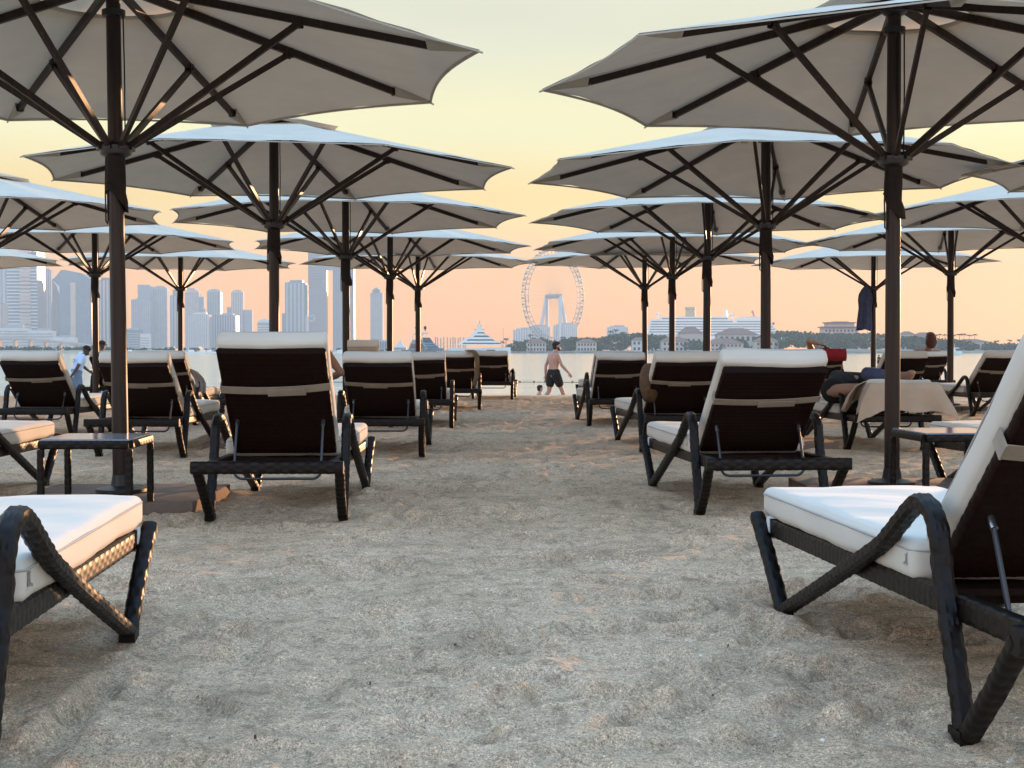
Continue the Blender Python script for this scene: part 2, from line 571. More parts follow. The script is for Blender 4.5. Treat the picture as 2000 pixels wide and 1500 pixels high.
def ramp(src, stops):
    r_ = t.nodes.new('ShaderNodeValToRGB')
    e = r_.color_ramp.elements
    e[0].position, e[0].color = stops[0][0], (*stops[0][1], 1)
    e[1].position, e[1].color = stops[-1][0], (*stops[-1][1], 1)
    for p_, c_ in stops[1:-1]:
        k_ = e.new(p_)
        k_.color = (*c_, 1)
    t.links.new(src, r_.inputs[0])
    return r_
def mixc(kind, fac, a, b_):
    n = t.nodes.new('ShaderNodeMix')
    n.data_type = 'RGBA'
    n.blend_type = kind
    n.inputs[0].default_value = fac
    t.links.new(a, n.inputs[6])
    t.links.new(b_, n.inputs[7])
    return n.outputs[2]
base = ramp(nz_node(2.2, 6).outputs[0], [(0.3, (0.485, 0.348, 0.236)), (0.5, (0.645, 0.466, 0.318)), (0.7, (0.71, 0.525, 0.37))])
grain = ramp(nz_node(330, 3, 0.8).outputs[0], [(0.30, (0.22, 0.22, 0.23)), (0.42, (0.80, 0.80, 0.80)), (0.54, (1.03, 1.02, 1.0)), (0.70, (1.6, 1.57, 1.52))])
speck = ramp(nz_node(80, 3, 0.7).outputs[0], [(0.30, (0.50, 0.48, 0.46)), (0.45, (0.95, 0.95, 0.95)), (0.58, (1.05, 1.05, 1.05)), (0.72, (1.5, 1.47, 1.4))])
blotch = ramp(nz_node(14, 4, 0.7).outputs[0], [(0.34, (0.70, 0.69, 0.68)), (0.50, (1.0, 1.0, 1.0)), (0.66, (1.10, 1.09, 1.08))])
fleck = ramp(nz_node(170, 2, 0.9).outputs[0], [(0.32, (0.42, 0.41, 0.40)), (0.45, (0.95, 0.95, 0.95)), (0.57, (1.05, 1.05, 1.04)), (0.70, (1.65, 1.6, 1.52))])
c1 = mixc('MULTIPLY', 1.0, mixc('MULTIPLY', 1.0, base.outputs[0], fleck.outputs[0]), grain.outputs[0])
c2 = mixc('MULTIPLY', 0.9, mixc('MULTIPLY', 1.0, c1, blotch.outputs[0]), speck.outputs[0])
t.links.new(c2, b.inputs['Base Color'])
h1 = t.nodes.new('ShaderNodeMath')
h1.operation = 'MULTIPLY_ADD'
h1.inputs[1].default_value = 0.35
t.links.new(nz_node(300, 3, 0.7).outputs[0], h1.inputs[0])
t.links.new(nz_node(26, 6, 0.65).outputs[0], h1.inputs[2])
bp = t.nodes.new('ShaderNodeBump')
bp.inputs['Strength'].default_value = 0.9
bp.inputs['Distance'].default_value = 0.020
t.links.new(h1.outputs[0], bp.inputs['Height'])
t.links.new(bp.outputs[0], b.inputs['Normal'])
me.materials.append(sand_m)
sand = link('sand', me)
tag(sand, kind='structure', label='trampled grey beige beach sand with footprints and soft ridges')

def sand_h(x, y):
    i = int(np.clip(np.searchsorted(YS, y), 1, len(YS) - 1))
    j = int(np.clip(np.searchsorted(XS, x), 1, len(XS) - 1))
    return float(Zs[i, j])

# ------------------------------------------------------------------ water
WATER_Z = -1.60
wm = bpy.data.materials.new('sea_water')
wm.use_nodes = True
t = wm.node_tree
b = t.nodes['Principled BSDF']
b.inputs['Base Color'].default_value = (0.32, 0.42, 0.36, 1)
b.inputs['Roughness'].default_value = 0.10
b.inputs['IOR'].default_value = 1.33
tc = t.nodes.new('ShaderNodeTexCoord')
def wave(sx, sy, scale):
    mp = t.nodes.new('ShaderNodeMapping')
    mp.inputs['Scale'].default_value = (sx, sy, 1)
    n = t.nodes.new('ShaderNodeTexNoise')
    n.inputs['Scale'].default_value = scale
    n.inputs['Detail'].default_value = 5
    n.inputs['Roughness'].default_value = 0.55
    t.links.new(tc.outputs['Object'], mp.inputs[0])
    t.links.new(mp.outputs[0], n.inputs['Vector'])
    return n
a1, a2 = wave(0.35, 1.0, 0.5), wave(0.5, 1.0, 0.07)
ad = t.nodes.new('ShaderNodeMath')
ad.operation = 'MULTIPLY_ADD'
ad.inputs[1].default_value = 4.0
t.links.new(a2.outputs[0], ad.inputs[0])
t.links.new(a1.outputs[0], ad.inputs[2])
bp = t.nodes.new('ShaderNodeBump')
bp.inputs['Strength'].default_value = 0.42
bp.inputs['Distance'].default_value = 0.35
t.links.new(ad.outputs[0], bp.inputs['Height'])
t.links.new(bp.outputs[0], b.inputs['Normal'])
g = MB()
wx = np.array([-2600, -1200, -500, -200, -80, -30, -10, 0, 10, 30, 80, 200, 500, 1200, 2600.0])
wy = np.array([44, 60, 90, 140, 220, 350, 550, 800, 1125, 1600.0])
WX, WY = np.meshgrid(wx, wy)
g.grid(np.stack([WX, WY, np.full_like(WX, WATER_Z)], -1))
water = part('sea', g, wm)
tag(water, kind='structure', label='calm pale bay water with small ripples')

# ------------------------------------------------------------------ woven members
def rrect(hw, hh, r, step):
    """closed rounded rectangle outline with even steps: points and outward normals"""
    pts, nor = [], []
    segs = []
    for cx, cy, a0 in ((hw - r, hh - r, 0), (-(hw - r), hh - r, 90), (-(hw - r), -(hh - r), 180), (hw - r, -(hh - r), 270)):
        for k in range(0, 91, 15):
            a = R(a0 + k)
            segs.append((cx + r * math.cos(a), cy + r * math.sin(a)))
    segs = np.array(segs + [segs[0]])
    L = np.concatenate([[0], np.cumsum(np.hypot(*np.diff(segs, axis=0).T))])
    n = max(8, int(round(L[-1] / step)))
    s = np.arange(n) / n * L[-1]
    P = np.stack([np.interp(s, L, segs[:, 0]), np.interp(s, L, segs[:, 1])], -1)
    T = np.roll(P, -1, 0) - np.roll(P, 1, 0)
    N = np.stack([T[:, 1], -T[:, 0]], -1)
    N /= np.linalg.norm(N, axis=1)[:, None] + 1e-9
    return P, N, L[-1]

def weave(mb, path, hw, hh, r=0.012, step=0.0055, ds=0.0055, amp=0.0030, p=0.034, q=0.0118, wide=(1, 0, 0)):
    """sweeps a woven rattan skin along a path; 'wide' is the direction across the path"""
    path = np.array(path, dtype=float)
    L = np.concatenate([[0], np.cumsum(np.linalg.norm(np.diff(path, axis=0), axis=1))])
    n = max(3, int(L[-1] / ds))
    s = np.linspace(0, L[-1], n)
    C = np.stack([np.interp(s, L, path[:, k]) for k in range(3)], -1)
    T = np.gradient(C, axis=0)
    T /= np.linalg.norm(T, axis=1)[:, None] + 1e-9
    W = np.array(wide, dtype=float)
    W = W[None] - T * (T @ W)[:, None]
    W /= np.linalg.norm(W, axis=1)[:, None] + 1e-9
    N = np.cross(W, T)
    P, NO, per = rrect(hw, hh, r, step)
    k = len(P)
    cells = max(4, int(round(per / q / 2)) * 2)
    tt = np.arange(k) / k * cells
    ss = s / p
    I, J = np.floor(ss)[:, None], np.floor(tt)[None]
    fs, ft = (ss % 1)[:, None], (tt % 1)[None]
    even = ((I + J) % 2 == 0)
    A = np.sin(PI * ft) ** 0.7 * (0.45 + 0.55 * np.sin(PI * fs))
    B = np.sin(PI * fs) ** 0.7 * (0.35 + 0.4 * np.sin(PI * ft)) * 0.8
    h = np.where(even, A, B) * amp
    PX = P[None, :, 0] + NO[None, :, 0] * h
    PY = P[None, :, 1] + NO[None, :, 1] * h
    V = C[:, None] + W[:, None] * PX[..., None] + N[:, None] * PY[..., None]
    base = mb.n
    mb.grid(V, close_u=True)
    mb.f.append(tuple(base + j for j in range(k - 1, -1, -1)))
    mb.f.append(tuple(base + (n - 1) * k + j for j in range(k)))

def rounded_box(mb, w, l, t, r, c=(0, 0, 0), puff=0.0, n=10, wob=0.0, seed=0):
    def ax_(h):
        e = [-h, -h + r * .12, -h + r * .35, -h + r * .65, -h + r]
        mid = list(np.linspace(-h + r, h - r, n))[1:-1]
        return np.array(e + mid + [-x for x in e[::-1]])
    def ax_t(h):
        rr = min(r, h)
        e = [-h, -h + rr * .12, -h + rr * .35, -h + rr * .65, -h + rr]
        return np.array(e + ([0] if h - rr > .004 else []) + [-x for x in e[::-1]])
    H = np.array([w / 2, l / 2, t / 2])
    AX = [ax_(H[0]), ax_(H[1]), ax_t(H[2])]
    rng = np.random.default_rng(seed)
    ph = rng.random(6) * 6
    def proj(P):
        I = np.clip(P, -(H - r), H - r)
        I[..., 2] = np.clip(P[..., 2], -(H[2] - min(r, H[2])), H[2] - min(r, H[2]))
        D = P - I
        ln = np.linalg.norm(D, axis=-1, keepdims=True)
        Q = I + D / np.maximum(ln, 1e-9) * min(r, H[2]) * (ln > 1e-9)
        u, v = P[..., 0] / H[0], P[..., 1] / H[1]
        pf = puff * np.clip(1 - u ** 2, 0, 1) ** .6 * np.clip(1 - v ** 2, 0, 1) ** .5
        Q[..., 2] += np.sign(P[..., 2]) * pf * (np.abs(P[..., 2]) > H[2] * .5)
        if wob:
            Q[..., 2] += wob * (np.sin(P[..., 0] * 13 + ph[0]) * np.sin(P[..., 1] * 8 + ph[1]) + .5 * np.sin(P[..., 1] * 21 + P[..., 0] * 9 + ph[2]) + .35 * np.sin(P[..., 1] * 47 + 5 * np.sin(P[..., 0] * 9 + ph[4]) + ph[5]))
            Q[..., 0] += wob * .6 * np.sin(P[..., 1] * 13 + ph[3])
        return Q + np.array(c)
    for a in range(3):
        b_, d_ = [(1, 2), (2, 0), (0, 1)][a]
        for sgn in (-1, 1):
            G1, G2 = np.meshgrid(AX[b_], AX[d_], indexing='ij')
            P = np.zeros(G1.shape + (3,))
            P[..., a] = sgn * H[a]
            P[..., b_] = G1
            P[..., d_] = G2
            mb.grid(proj(P))

def weld(me, d=1e-4):
    bm = bmesh.new()
    bm.from_mesh(me)
    bmesh.ops.remove_doubles(bm, verts=bm.verts, dist=d)
    bmesh.ops.recalc_face_normals(bm, faces=bm.faces)
    bm.to_mesh(me)
    bm.free()
    me.shade_smooth()

# ------------------------------------------------------------------ sun lounger meshes (shared by every copy)
def arch_path(x):
    pts = [(0.30, 0.030), (0.335, 0.12), (0.385, 0.24), (0.432, 0.34)]
    # rounded crown
    c, rr = (0.545, 0.372), 0.110
    for k in range(0, 13):
        a = R(168 - k * 9.6)
        pts.append((c[0] + rr * math.cos(a), c[1] + rr * math.sin(a)))
    pts += [(0.80, 0.352), (1.05, 0.258), (1.38, 0.137), (1.70, 0.022)]
    P = np.array(pts)
    # smooth it a little
    L = np.concatenate([[0], np.cumsum(np.hypot(*np.diff(P, axis=0).T))])
    s = np.linspace(0, L[-1], 90)
    Q = np.stack([np.interp(s, L, P[:, 0]), np.interp(s, L, P[:, 1])], -1)
    for _ in range(3):
        Q[1:-1] = (Q[:-2] + Q[1:-1] * 2 + Q[2:]) / 4
    return [(x, y, z) for y, z in Q]

LM = {}
def build_lounger_meshes():
    for sgn, key in ((-1, 'l'), (1, 'r')):
        x = 0.314 * sgn
        g = MB(); weave(g, arch_path(x), 0.0205, 0.0175, 0.012)
        g.box((x, 0.305, 0.016), (0.044, 0.066, 0.030)); g.box((x, 1.692, 0.016), (0.044, 0.066, 0.030))
        LM['arm_' + key] = g.mesh('armrest', WICKER, True)
        g = MB(); weave(g, [(x * 1.03, 0.012, 0.275), (x, 0.15, 0.145), (x * .99, 0.285, 0.022)], 0.021, 0.018, 0.012)
        LM['rear_' + key] = g.mesh('leg', WICKER, True)
        g = MB(); weave(g, [(x * 1.03, 1.985, 0.285), (x, 1.86, 0.16), (x * .99, 1.715, 0.022)], 0.021, 0.018, 0.012)
        LM['front_' + key] = g.mesh('leg', WICKER, True)
        g = MB(); weave(g, [(x * .88, 0.02, 0.270), (x * .88, 1.0, 0.258), (x * .88, 1.97, 0.248)], 0.020, 0.027, 0.010, wide=(1, 0, 0))
        LM['rail_' + key] = g.mesh('side_rail', WICKER, True)
    g = MB(); weave(g, [(-0.343, 0.0, 0.275), (0.343, 0.0, 0.275)], 0.022, 0.027, 0.012, wide=(0, 1, 0))
    LM['end_rear'] = g.mesh('end_rail', WICKER, True)
    g = MB(); weave(g, [(-0.30, 1.985, 0.250), (0.30, 1.985, 0.250)], 0.022, 0.024, 0.012, wide=(0, 1, 0))
    LM['end_front'] = g.mesh('end_rail', WICKER, True)
    g = MB()
    g.box((0, 1.27, 0.268), (0.51, 1.40, 0.016))
    for y in (0.66, 1.1, 1.55, 1.9):
        g.box((0, y, 0.244), (0.52, 0.035, 0.03))
    LM['deck'] = g.mesh('deck', WICKER_BACK, False)
    # back panel, lying flat towards -y from its hinge
    g = MB(); weave(g, [(0, -0.004, -0.0165), (0, -0.700, -0.0165)], 0.250, 0.0175, 0.012, step=0.0065, ds=0.0065, amp=0.0024, p=0.030, q=0.0145)
    LM['back'] = g.mesh('backrest', WICKER_BACK, True)
    for v in range(3):
        g = MB(); rounded_box(g, 0.515, 0.735, 0.090, 0.030, (0, -0.365, 0.048), 0.010, 22, 0.0028, 3 + v)
        LM['back_cushion%d' % v] = g.mesh('back_cushion', CUSHION); weld(LM['back_cushion%d' % v])
    for v in range(3):
        g = MB(); rounded_box(g, 0.600, 1.365, 0.092, 0.026, (0, 1.328, 0.327), 0.009, 30, 0.0028, 11 + v)
        LM['seat_cushion%d' % v] = g.mesh('seat_cushion', CUSHION); weld(LM['seat_cushion%d' % v])
    def pipe(w, l, cy_, z):
        p_ = []
        r_ = 0.03
        for cx, cy, a0 in ((w / 2 - r_, l / 2 - r_, 0), (-(w / 2 - r_), l / 2 - r_, 90), (-(w / 2 - r_), -(l / 2 - r_), 180), (w / 2 - r_, -(l / 2 - r_), 270)):
            for k in range(0, 91, 18):
                p_.append((cx + r_ * math.cos(R(a0 + k)), cy_ + cy + r_ * math.sin(R(a0 + k)), z))
        p_.append(p_[0])
        return p_
    g = MB(); g.tube(pipe(0.600, 1.364, 1.328, 0.353), 0.0030, 6)
    LM['seat_piping'] = g.mesh('piping', PIPING, True)
    g = MB(); g.tube(pipe(0.508, 0.728, -0.365, 0.076), 0.0024, 6)
    LM['back_piping'] = g.mesh('piping', PIPING, True)
    # zip pull at the rear corner of the seat cushion, on both sides
    for sgn, key in ((-1, 'l'), (1, 'r')):
        g = MB()
        g.box((sgn * 0.2995, 0.685, 0.345), (0.004, 0.022, 0.004)); g.box((sgn * 0.3025, 0.679, 0.333), (0.003, 0.007, 0.020)); g.lathe([(0.006, -.003), (0.006, .003)], 10, (sgn * 0.3035, 0.679, 0.321))
        LM['zip_' + key] = g.mesh('zip_pull', METAL, True)
    for sgn, key in ((-1, 'l'), (1, 'r')):
        g = MB()
        for (cz, sz, cx, sx) in ((0.249, 0.062, 0.300, 0.004), (0.249, 0.062, 0.252, 0.004), (0.281, 0.004, 0.276, 0.052), (0.217, 0.004, 0.276, 0.052)):
            g.box((sgn * cx, 1.93, cz), (sx, 0.030, sz))
        LM['tie_' + key] = g.mesh('tie_strap', WHITE_TIE)
    # strap round the back panel
    for key, tail in (('a', 0.05), ('b', -0.03)):
        g = MB()
        n = 25
        lo, hi = [], []
        for i in range(n):
            u = -1 + 2 * i / (n - 1)
            l = 0.475 - 0.014 * (1 - u * u) + (0.010 * u if key == 'a' else -0.006 * u)
            lo.append((u * 0.2545, -l + 0.023, -0.0405 - 0.003 * (1 - u * u)))
            hi.append((u * 0.2545, -l - 0.023, -0.0405 - 0.003 * (1 - u * u)))
        top = [(p[0], p[1], p[2] + 0.003) for p in hi]
        bot = [(p[0], p[1], p[2] + 0.003) for p in lo]
        g.grid(np.array([bot, lo, hi, top, bot]))
        for sgn in (-1, 1):
            g.box((sgn * 0.2565, -0.475 - (0.010 if key == 'a' else -0.006) * sgn, -0.018), (0.004, 0.046, 0.050))
        # loose overlapping tail of the strap
        g.box((tail, -0.454, -0.048), (0.18, 0.042, 0.004), Euler((0, 0, R(-3 if key == 'a' else 2))))
        LM['strap_' + key] = g.mesh('strap', STRAP, True)
    for sgn, key in ((-1, 'l'), (1, 'r')):
        g = MB()
        g.tube([(sgn * 0.205, -0.245, -0.030), (sgn * 0.205, -0.245, -0.066)], 0.009, 10)
        LM['bolt_' + key] = g.mesh('bracket_bolt', METAL, True)

PROPS = {}
def prop_mesh(phi):
    """bent steel tube that holds the back up: from the back panel down to the notched bar under the rails"""
    if phi in PROPS:
        return PROPS[phi]
    a = R(phi)
    hy, hz = 0.64, 0.318
    l, nn = 0.245, -0.056
    top = (hy - l * math.cos(a) + nn * math.sin(a), hz + l * math.sin(a) + nn * math.cos(a))
    low = (top[0] - 0.10, 0.205)
    pts = []
    pts += [(-0.205, top[0], top[1]), (-0.205, low[0], low[1] + 0.03)]
    for k in range(0, 91, 18):
        pts.append((-0.165 - 0.04 * math.cos(R(k)), low[0], low[1] + 0.03 - 0.04 * math.sin(R(k))))
    q = [(-x, y, z) for x, y, z in pts[::-1]]
    g = MB(); g.tube(pts + q, 0.0065, 8)
    PROPS[phi] = g.mesh('prop', PROP_STEEL, True)
    return PROPS[phi]

def make_lounger(i, x, y, yaw, phi, label):
    ox, oy, a = lounger_frame(x, y, yaw)
    gz = min(sand_h(x, y), float(beach_z(y)) + 0.004) - 0.006
    t = thing('sun_lounger', label, 'sun lounger', (ox, oy, gz), a, 'wicker sun loungers under the umbrellas')
    for k in 'lr':
        link('armrest', LM['arm_' + k], t)
        link('leg', LM['rear_' + k], t)
        link('leg', LM['front_' + k], t)
        link('side_rail', LM['rail_' + k], t)
    link('end_rail', LM['end_rear'], t)
    link('end_rail', LM['end_front'], t)
    link('deck', LM['deck'], t)
    sc_ = link('seat_cushion', LM['seat_cushion%d' % (i % 3)], t)
    link('piping', LM['seat_piping'], sc_)
    for k in 'lr':
        link('zip_pull', LM['zip_' + k], sc_)
        link('tie_strap', LM['tie_' + k], sc_)
    b_ = link('backrest', LM['back'], t, (0, 0.64, 0.318), (R(-phi), 0, 0))
    link('strap', LM['strap_a' if i % 2 else 'strap_b'], b_)
    for k in 'lr':
        link('bracket_bolt', LM['bolt_' + k], b_)
    c_ = link('back_cushion', LM['back_cushion%d' % ((i + i // 3) % 3)], t, (0, 0.64, 0.318), (R(-phi), 0, 0))
    link('piping', LM['back_piping'], c_)
    link('prop', prop_mesh(phi), t)
    return t

build_lounger_meshes()
LOUNGER = [make_lounger(i, *L_) for i, L_ in enumerate(LOUNGERS)]

# ------------------------------------------------------------------ umbrella meshes
Z_APEX, Z_TIP, R_TIP, Z_HUB = 2.70, 2.245, 2.00, 1.836
SLOPE = (Z_APEX - Z_TIP) / R_TIP
UM = {}
def canopy_grid(r0, r1, z_off, nr=12, na=8, hem=0.032, sag=0.016, seed=0):
    V, F = [], []
    rings = []
    A = np.arange(8 * na) / (8 * na) * 2 * PI
    P = np.zeros((nr + 1, 8 * na, 3))
    for i in range(nr + 1):
        q = i / nr
        f = (A * 4 / PI) % 1                      # 0 at a rib, 1 at the next
        u = 2 * f - 1
        phi = u * PI / 8
        chord = math.cos(PI / 8) / np.cos(phi)
        edge = chord * (1 - hem * (1 - u * u) * (q ** 3))
        r = (r0 + (r1 - r0) * q) * edge
        drop = SLOPE * r * np.cos(phi) / math.cos(PI / 8)
        z = Z_APEX + z_off - drop - sag * (1 - u * u) * math.sin(PI * min(1, .15 + q * .8))
        if seed:
            z = z + .007 * (vnoise(r * np.cos(A) * 2.4 + seed, r * np.sin(A) * 2.4, seed) * 2 * (1 - u * u)) + .004 * np.sin(A * 8 * 3 + seed * 2 + q * 6) * (1 - u * u) * q
        P[i, :, 0], P[i, :, 1], P[i, :, 2] = r * np.cos(A), r * np.sin(A), z
    return P

def build_umbrella_meshes():
    g = MB()
    for v in (3, 2, 1, 0):
        g = MB()
        P = canopy_grid(0.42, R_TIP, 0.0, 16, 12, seed=v)
        g.grid(P, close_u=True)
        UM['canopy%d' % v] = g.mesh('canopy', CANVAS, 'all')
        UM['canopy%d' % v].set_sharp_from_angle(angle=R(8))
    # doubled hem along the edge
    g = MB()
    e0, e1 = P[-1], P[-1] + (P[-2] - P[-1]) * 0.16
    e2 = P[-1] + np.array([0, 0, -0.012])
    g.grid(np.stack([e1 + [0, 0, -.004], e0 + [0, 0, -.004], e2, e1 + [0, 0, -.006]]), close_u=True)
    UM['hem'] = g.mesh('hem', HEM, True)
    g = MB()
    h0, h1 = P[0], P[0] + (P[1] - P[0]) * 0.35
    g.grid(np.stack([h0 + [0, 0, -.004], h1 + [0, 0, -.005], h1 + [0, 0, -.008], h0 + [0, 0, -.007]]), close_u=True)
    UM['inner_hem'] = g.mesh('vent_hem', HEM, True)
    g = MB()
    g.grid(canopy_grid(0.03, 0.56, 0.035, 6, 12, 0.04, 0.004), close_u=True)
    UM['vent'] = g.mesh('vent_cap', CANVAS_VENT, 'all')
    # rib along +x
    g = MB()
    z = lambda r: Z_APEX - SLOPE * r - 0.030
    g.bar((0.06, 0, z(0.06)), (1.72, 0, z(1.72)), 0.027, 0.044, w2=0.025, h2=0.036)
    g.bar((1.72, 0, z(1.72)), (1.805, 0, z(1.805) + 0.012), 0.025, 0.036, w2=0.020, h2=0.012)
    UM['rib'] = g.mesh('rib', WOOD)
    g = MB()
    rj = 1.03
    d_ = Vector((rj - 0.075, 0, z(rj) - 0.02 - Z_HUB)).normalized()
    g.bar((0.075, 0, Z_HUB), (rj, 0, z(rj) - 0.02), 0.023, 0.032)
    for s_ in (-1, 1):
        g.box((rj, s_ * 0.0185, z(rj) - 0.012), (0.05, 0.005, 0.055))
    g.tube([(rj, -0.026, z(rj) - 0.012), (rj, 0.026, z(rj) - 0.012)], 0.008, 8)
    UM['strut'] = g.mesh('strut', WOOD)
    # fabric pocket that holds the rib end
    g = MB()
    zc = lambda r: Z_APEX - SLOPE * r
    V = [(1.72, -0.034, zc(1.72) - .006), (1.72, 0.034, zc(1.72) - .006), (1.98, 0.006, zc(1.98) - .004), (1.98, -0.006, zc(1.98) - .004),
         (1.73, -0.022, zc(1.73) - .050), (1.73, 0.022, zc(1.73) - .050), (1.93, 0.006, zc(1.93) - .022), (1.93, -0.006, zc(1.93) - .022)]
    g.add(V, [(0, 3, 2, 1), (4, 5, 6, 7), (1, 2, 6, 5), (3, 0, 4, 7), (2, 3, 7, 6)])
    g.tube([(1.975, 0, zc(1.975) - .006), (2.015, 0, zc(2.015) - .012)], 0.006, 6)
    UM['pocket'] = g.mesh('rib_pocket', HEM)
    g = MB()
    g.lathe([(0.043, 0.09), (0.043, 0.3), (0.0415, 1.2), (0.0395, 2.0), (0.038, 2.66)], 28)
    UM['pole'] = g.mesh('pole', WOOD, True)
    g = MB()
    g.lathe([(0.055, Z_HUB - .05), (0.082, Z_HUB - .035), (0.088, Z_HUB - .012), (0.088, Z_HUB + .006), (0.070, Z_HUB + .014), (0.044, Z_HUB + .016)], 24)
    for k in range(8):
        a = k * PI / 4
        g.box((0.078 * math.cos(a), 0.078 * math.sin(a), Z_HUB + 0.006), (0.05, 0.034, 0.04), Euler((0, 0, a)))
    UM['hub'] = g.mesh('runner_hub', DARK_METAL, True)
    g = MB()
    g.lathe([(0.040, 2.50), (0.062, 2.505), (0.062, 2.535), (0.040, 2.54)], 24)
    g.lathe([(0.05, 2.60), (0.075, 2.62), (0.075, 2.69), (0.03, 2.70)], 20)
    UM['crown'] = g.mesh('crown_hub', DARK_METAL, True)
    g = MB()
    g.lathe([(0.012, 2.69), (0.03, 2.72), (0.03, 2.738), (0.02, 2.755), (0.026, 2.77), (0.016, 2.79), (0.004, 2.795)], 14)
    UM['finial'] = g.mesh('finial', WOOD, True)
    # cloth sleeve with a slanted lower hem, tied round the pole under the hub
    n = 28
    P = np.zeros((7, n, 3))
    for i in range(7):
        for k in range(n):
            a = 2 * PI * k / n
            zb = 1.56 - 0.055 * math.cos(a)
            q = i / 6
            zz = Z_HUB - 0.045 + (zb - (Z_HUB - 0.045)) * q
            rr = 0.050 + 0.006 * math.sin(3 * a + 2.1 * q * 3) * q + (0.010 if i >= 5 else 0) * (1 + math.cos(a)) * .8
            P[i, k] = (rr * math.cos(a), rr * math.sin(a), zz)
    g = MB(); g.grid(P, close_u=True)
    inner = P[-1] * np.array([.86, .86, 1])
    g.grid(np.stack([P[-1], inner]), close_u=True)
    g.tube([(0.052 * math.cos(a), 0.052 * math.sin(a), 1.60 - 0.05 * math.cos(a)) for a in np.linspace(0, 2 * PI, 25)], 0.006, 6)
    UM['sleeve'] = g.mesh('tie_sleeve', SLEEVE, True)
    g = MB()
    g.tube([(-0.050, 0.0, 1.79), (-0.056, 0.004, 1.60), (-0.055, 0.0, 1.46), (-0.047, -0.006, 1.445), (-0.043, -0.006, 1.47), (-0.045, -0.004, 1.75)], 0.0045, 6)
    g.tube([(0.0, -0.046, 1.80), (0.0, -0.0475, 2.2), (0.0, -0.046, 2.52)], 0.0042, 6)
    g.tube([(0.052, -0.02, 1.80), (0.055, -0.02, 2.2), (0.052, -0.02, 2.52)], 0.0042, 6)
    UM['rope'] = g.mesh('rope', ROPE, True)
    g = MB()
    g.lathe([(0.046, 0.074), (0.135, 0.074), (0.135, 0.090), (0.075, 0.100), (0.055, 0.106), (0.046, 0.16)], 28)
    UM['flange'] = g.mesh('foot_plate', DARK_METAL, True)
    g = MB(); rounded_box(g, 0.487, 0.487, 0.075, 0.006, (0, 0, 0.030), 0, 3)
    UM['paver'] = g.mesh('paver', PAVER); weld(UM['paver'])
    UM['paver'].set_sharp_from_angle(angle=R(35))

def make_umbrella(n, x, y, phase, lean, label):
    gz = float(beach_z(y))
    t = thing('beach_umbrella', label, 'beach umbrella', (x, y, gz), 0, 'cream beach umbrellas in rows')
    ln = R(lean + random.uniform(-.35, .35) * (lean == 0))
    up = (0, ln, R(phase))
    link('pole', UM['pole'], t, rot=(0, ln, 0))
    link('runner_hub', UM['hub'], t, rot=up)
    link('crown_hub', UM['crown'], t, rot=up)
    link('finial', UM['finial'], t, rot=up)
    s_ = link('tie_sleeve', UM['sleeve'], t, rot=(0, ln, R(random.uniform(-40, 40))))
    link('rope', UM['rope'], t, rot=(0, ln, R(random.uniform(-30, 30))))
    c_ = link('canopy', UM['canopy%d' % (1 + n % 3)], t, rot=up)
    link('hem', UM['hem'], c_)
    link('vent_hem', UM['inner_hem'], c_)
    link('vent_cap', UM['vent'], t, rot=up)
    for k in range(8):
        link('rib_pocket', UM['pocket'], c_, rot=(0, 0, k * PI / 4))
        rk = Matrix.Rotation(ln, 3, 'Y') @ Matrix.Rotation(R(phase) + k * PI / 4, 3, 'Z')
        link('rib', UM['rib'], t, rot=rk.to_euler())
        link('strut', UM['strut'], t, rot=rk.to_euler())
    b_ = link('foot_plate', UM['flange'], t)
    for sx in (-1, 1):
        for sy in (-1, 1):
            link('paver', UM['paver'], b_, (sx * 0.25, sy * 0.25, 0), (R(random.uniform(-.5, .5)), R(random.uniform(-.5, .5)), R(random.uniform(-.8, .8))))
    return t

build_umbrella_meshes()
UMB = [make_umbrella(n, *u) for n, u in enumerate(UMBRELLAS)]
for n in (0, 5):          # the nearest pair is a slightly smaller size
    UMB[n].scale = (.952, .952, 1)

# ------------------------------------------------------------------ side tables
def make_table(x, y, rz, label):
    t = thing('side_table', label, 'side table', (x, y, 0.0), rz, 'woven side tables beside the loungers')
    g = MB()
    for (a, b_, wd) in (((-.225, -.265), (.225, -.265), (0, 1, 0)), ((-.225, .265), (.225, .265), (0, 1, 0)), ((-.225, -.25), (-.225, .25), (1, 0, 0)), ((.225, -.25), (.225, .25), (1, 0, 0))):
        weave(g, [(a[0], a[1], .372), (b_[0], b_[1], .372)], 0.018, 0.017, 0.007, wide=wd)
    part('rim', g, WICKER, t, True)
    for sx in (-1, 1):
        for sy in (-1, 1):
            g = MB(); weave(g, [(sx * .224, sy * .264, .352), (sx * .224, sy * .264, 0.0)], 0.016, 0.016, 0.007)
            part('leg', g, WICKER, t, True)
    g = MB(); g.box((0, 0, .3945), (.452, .535, .007))
    part('glass_top', g, GLASS_TOP, t)
    t.scale = (.88, .90, 1)
    return t
make_table(-1.94, 6.70, R(3), 'woven side table with a blue reflecting top beside the nearest left umbrella foot')
make_table(2.19, 7.2, R(4), 'woven side table at the right, half hidden behind the nearest right lounger')

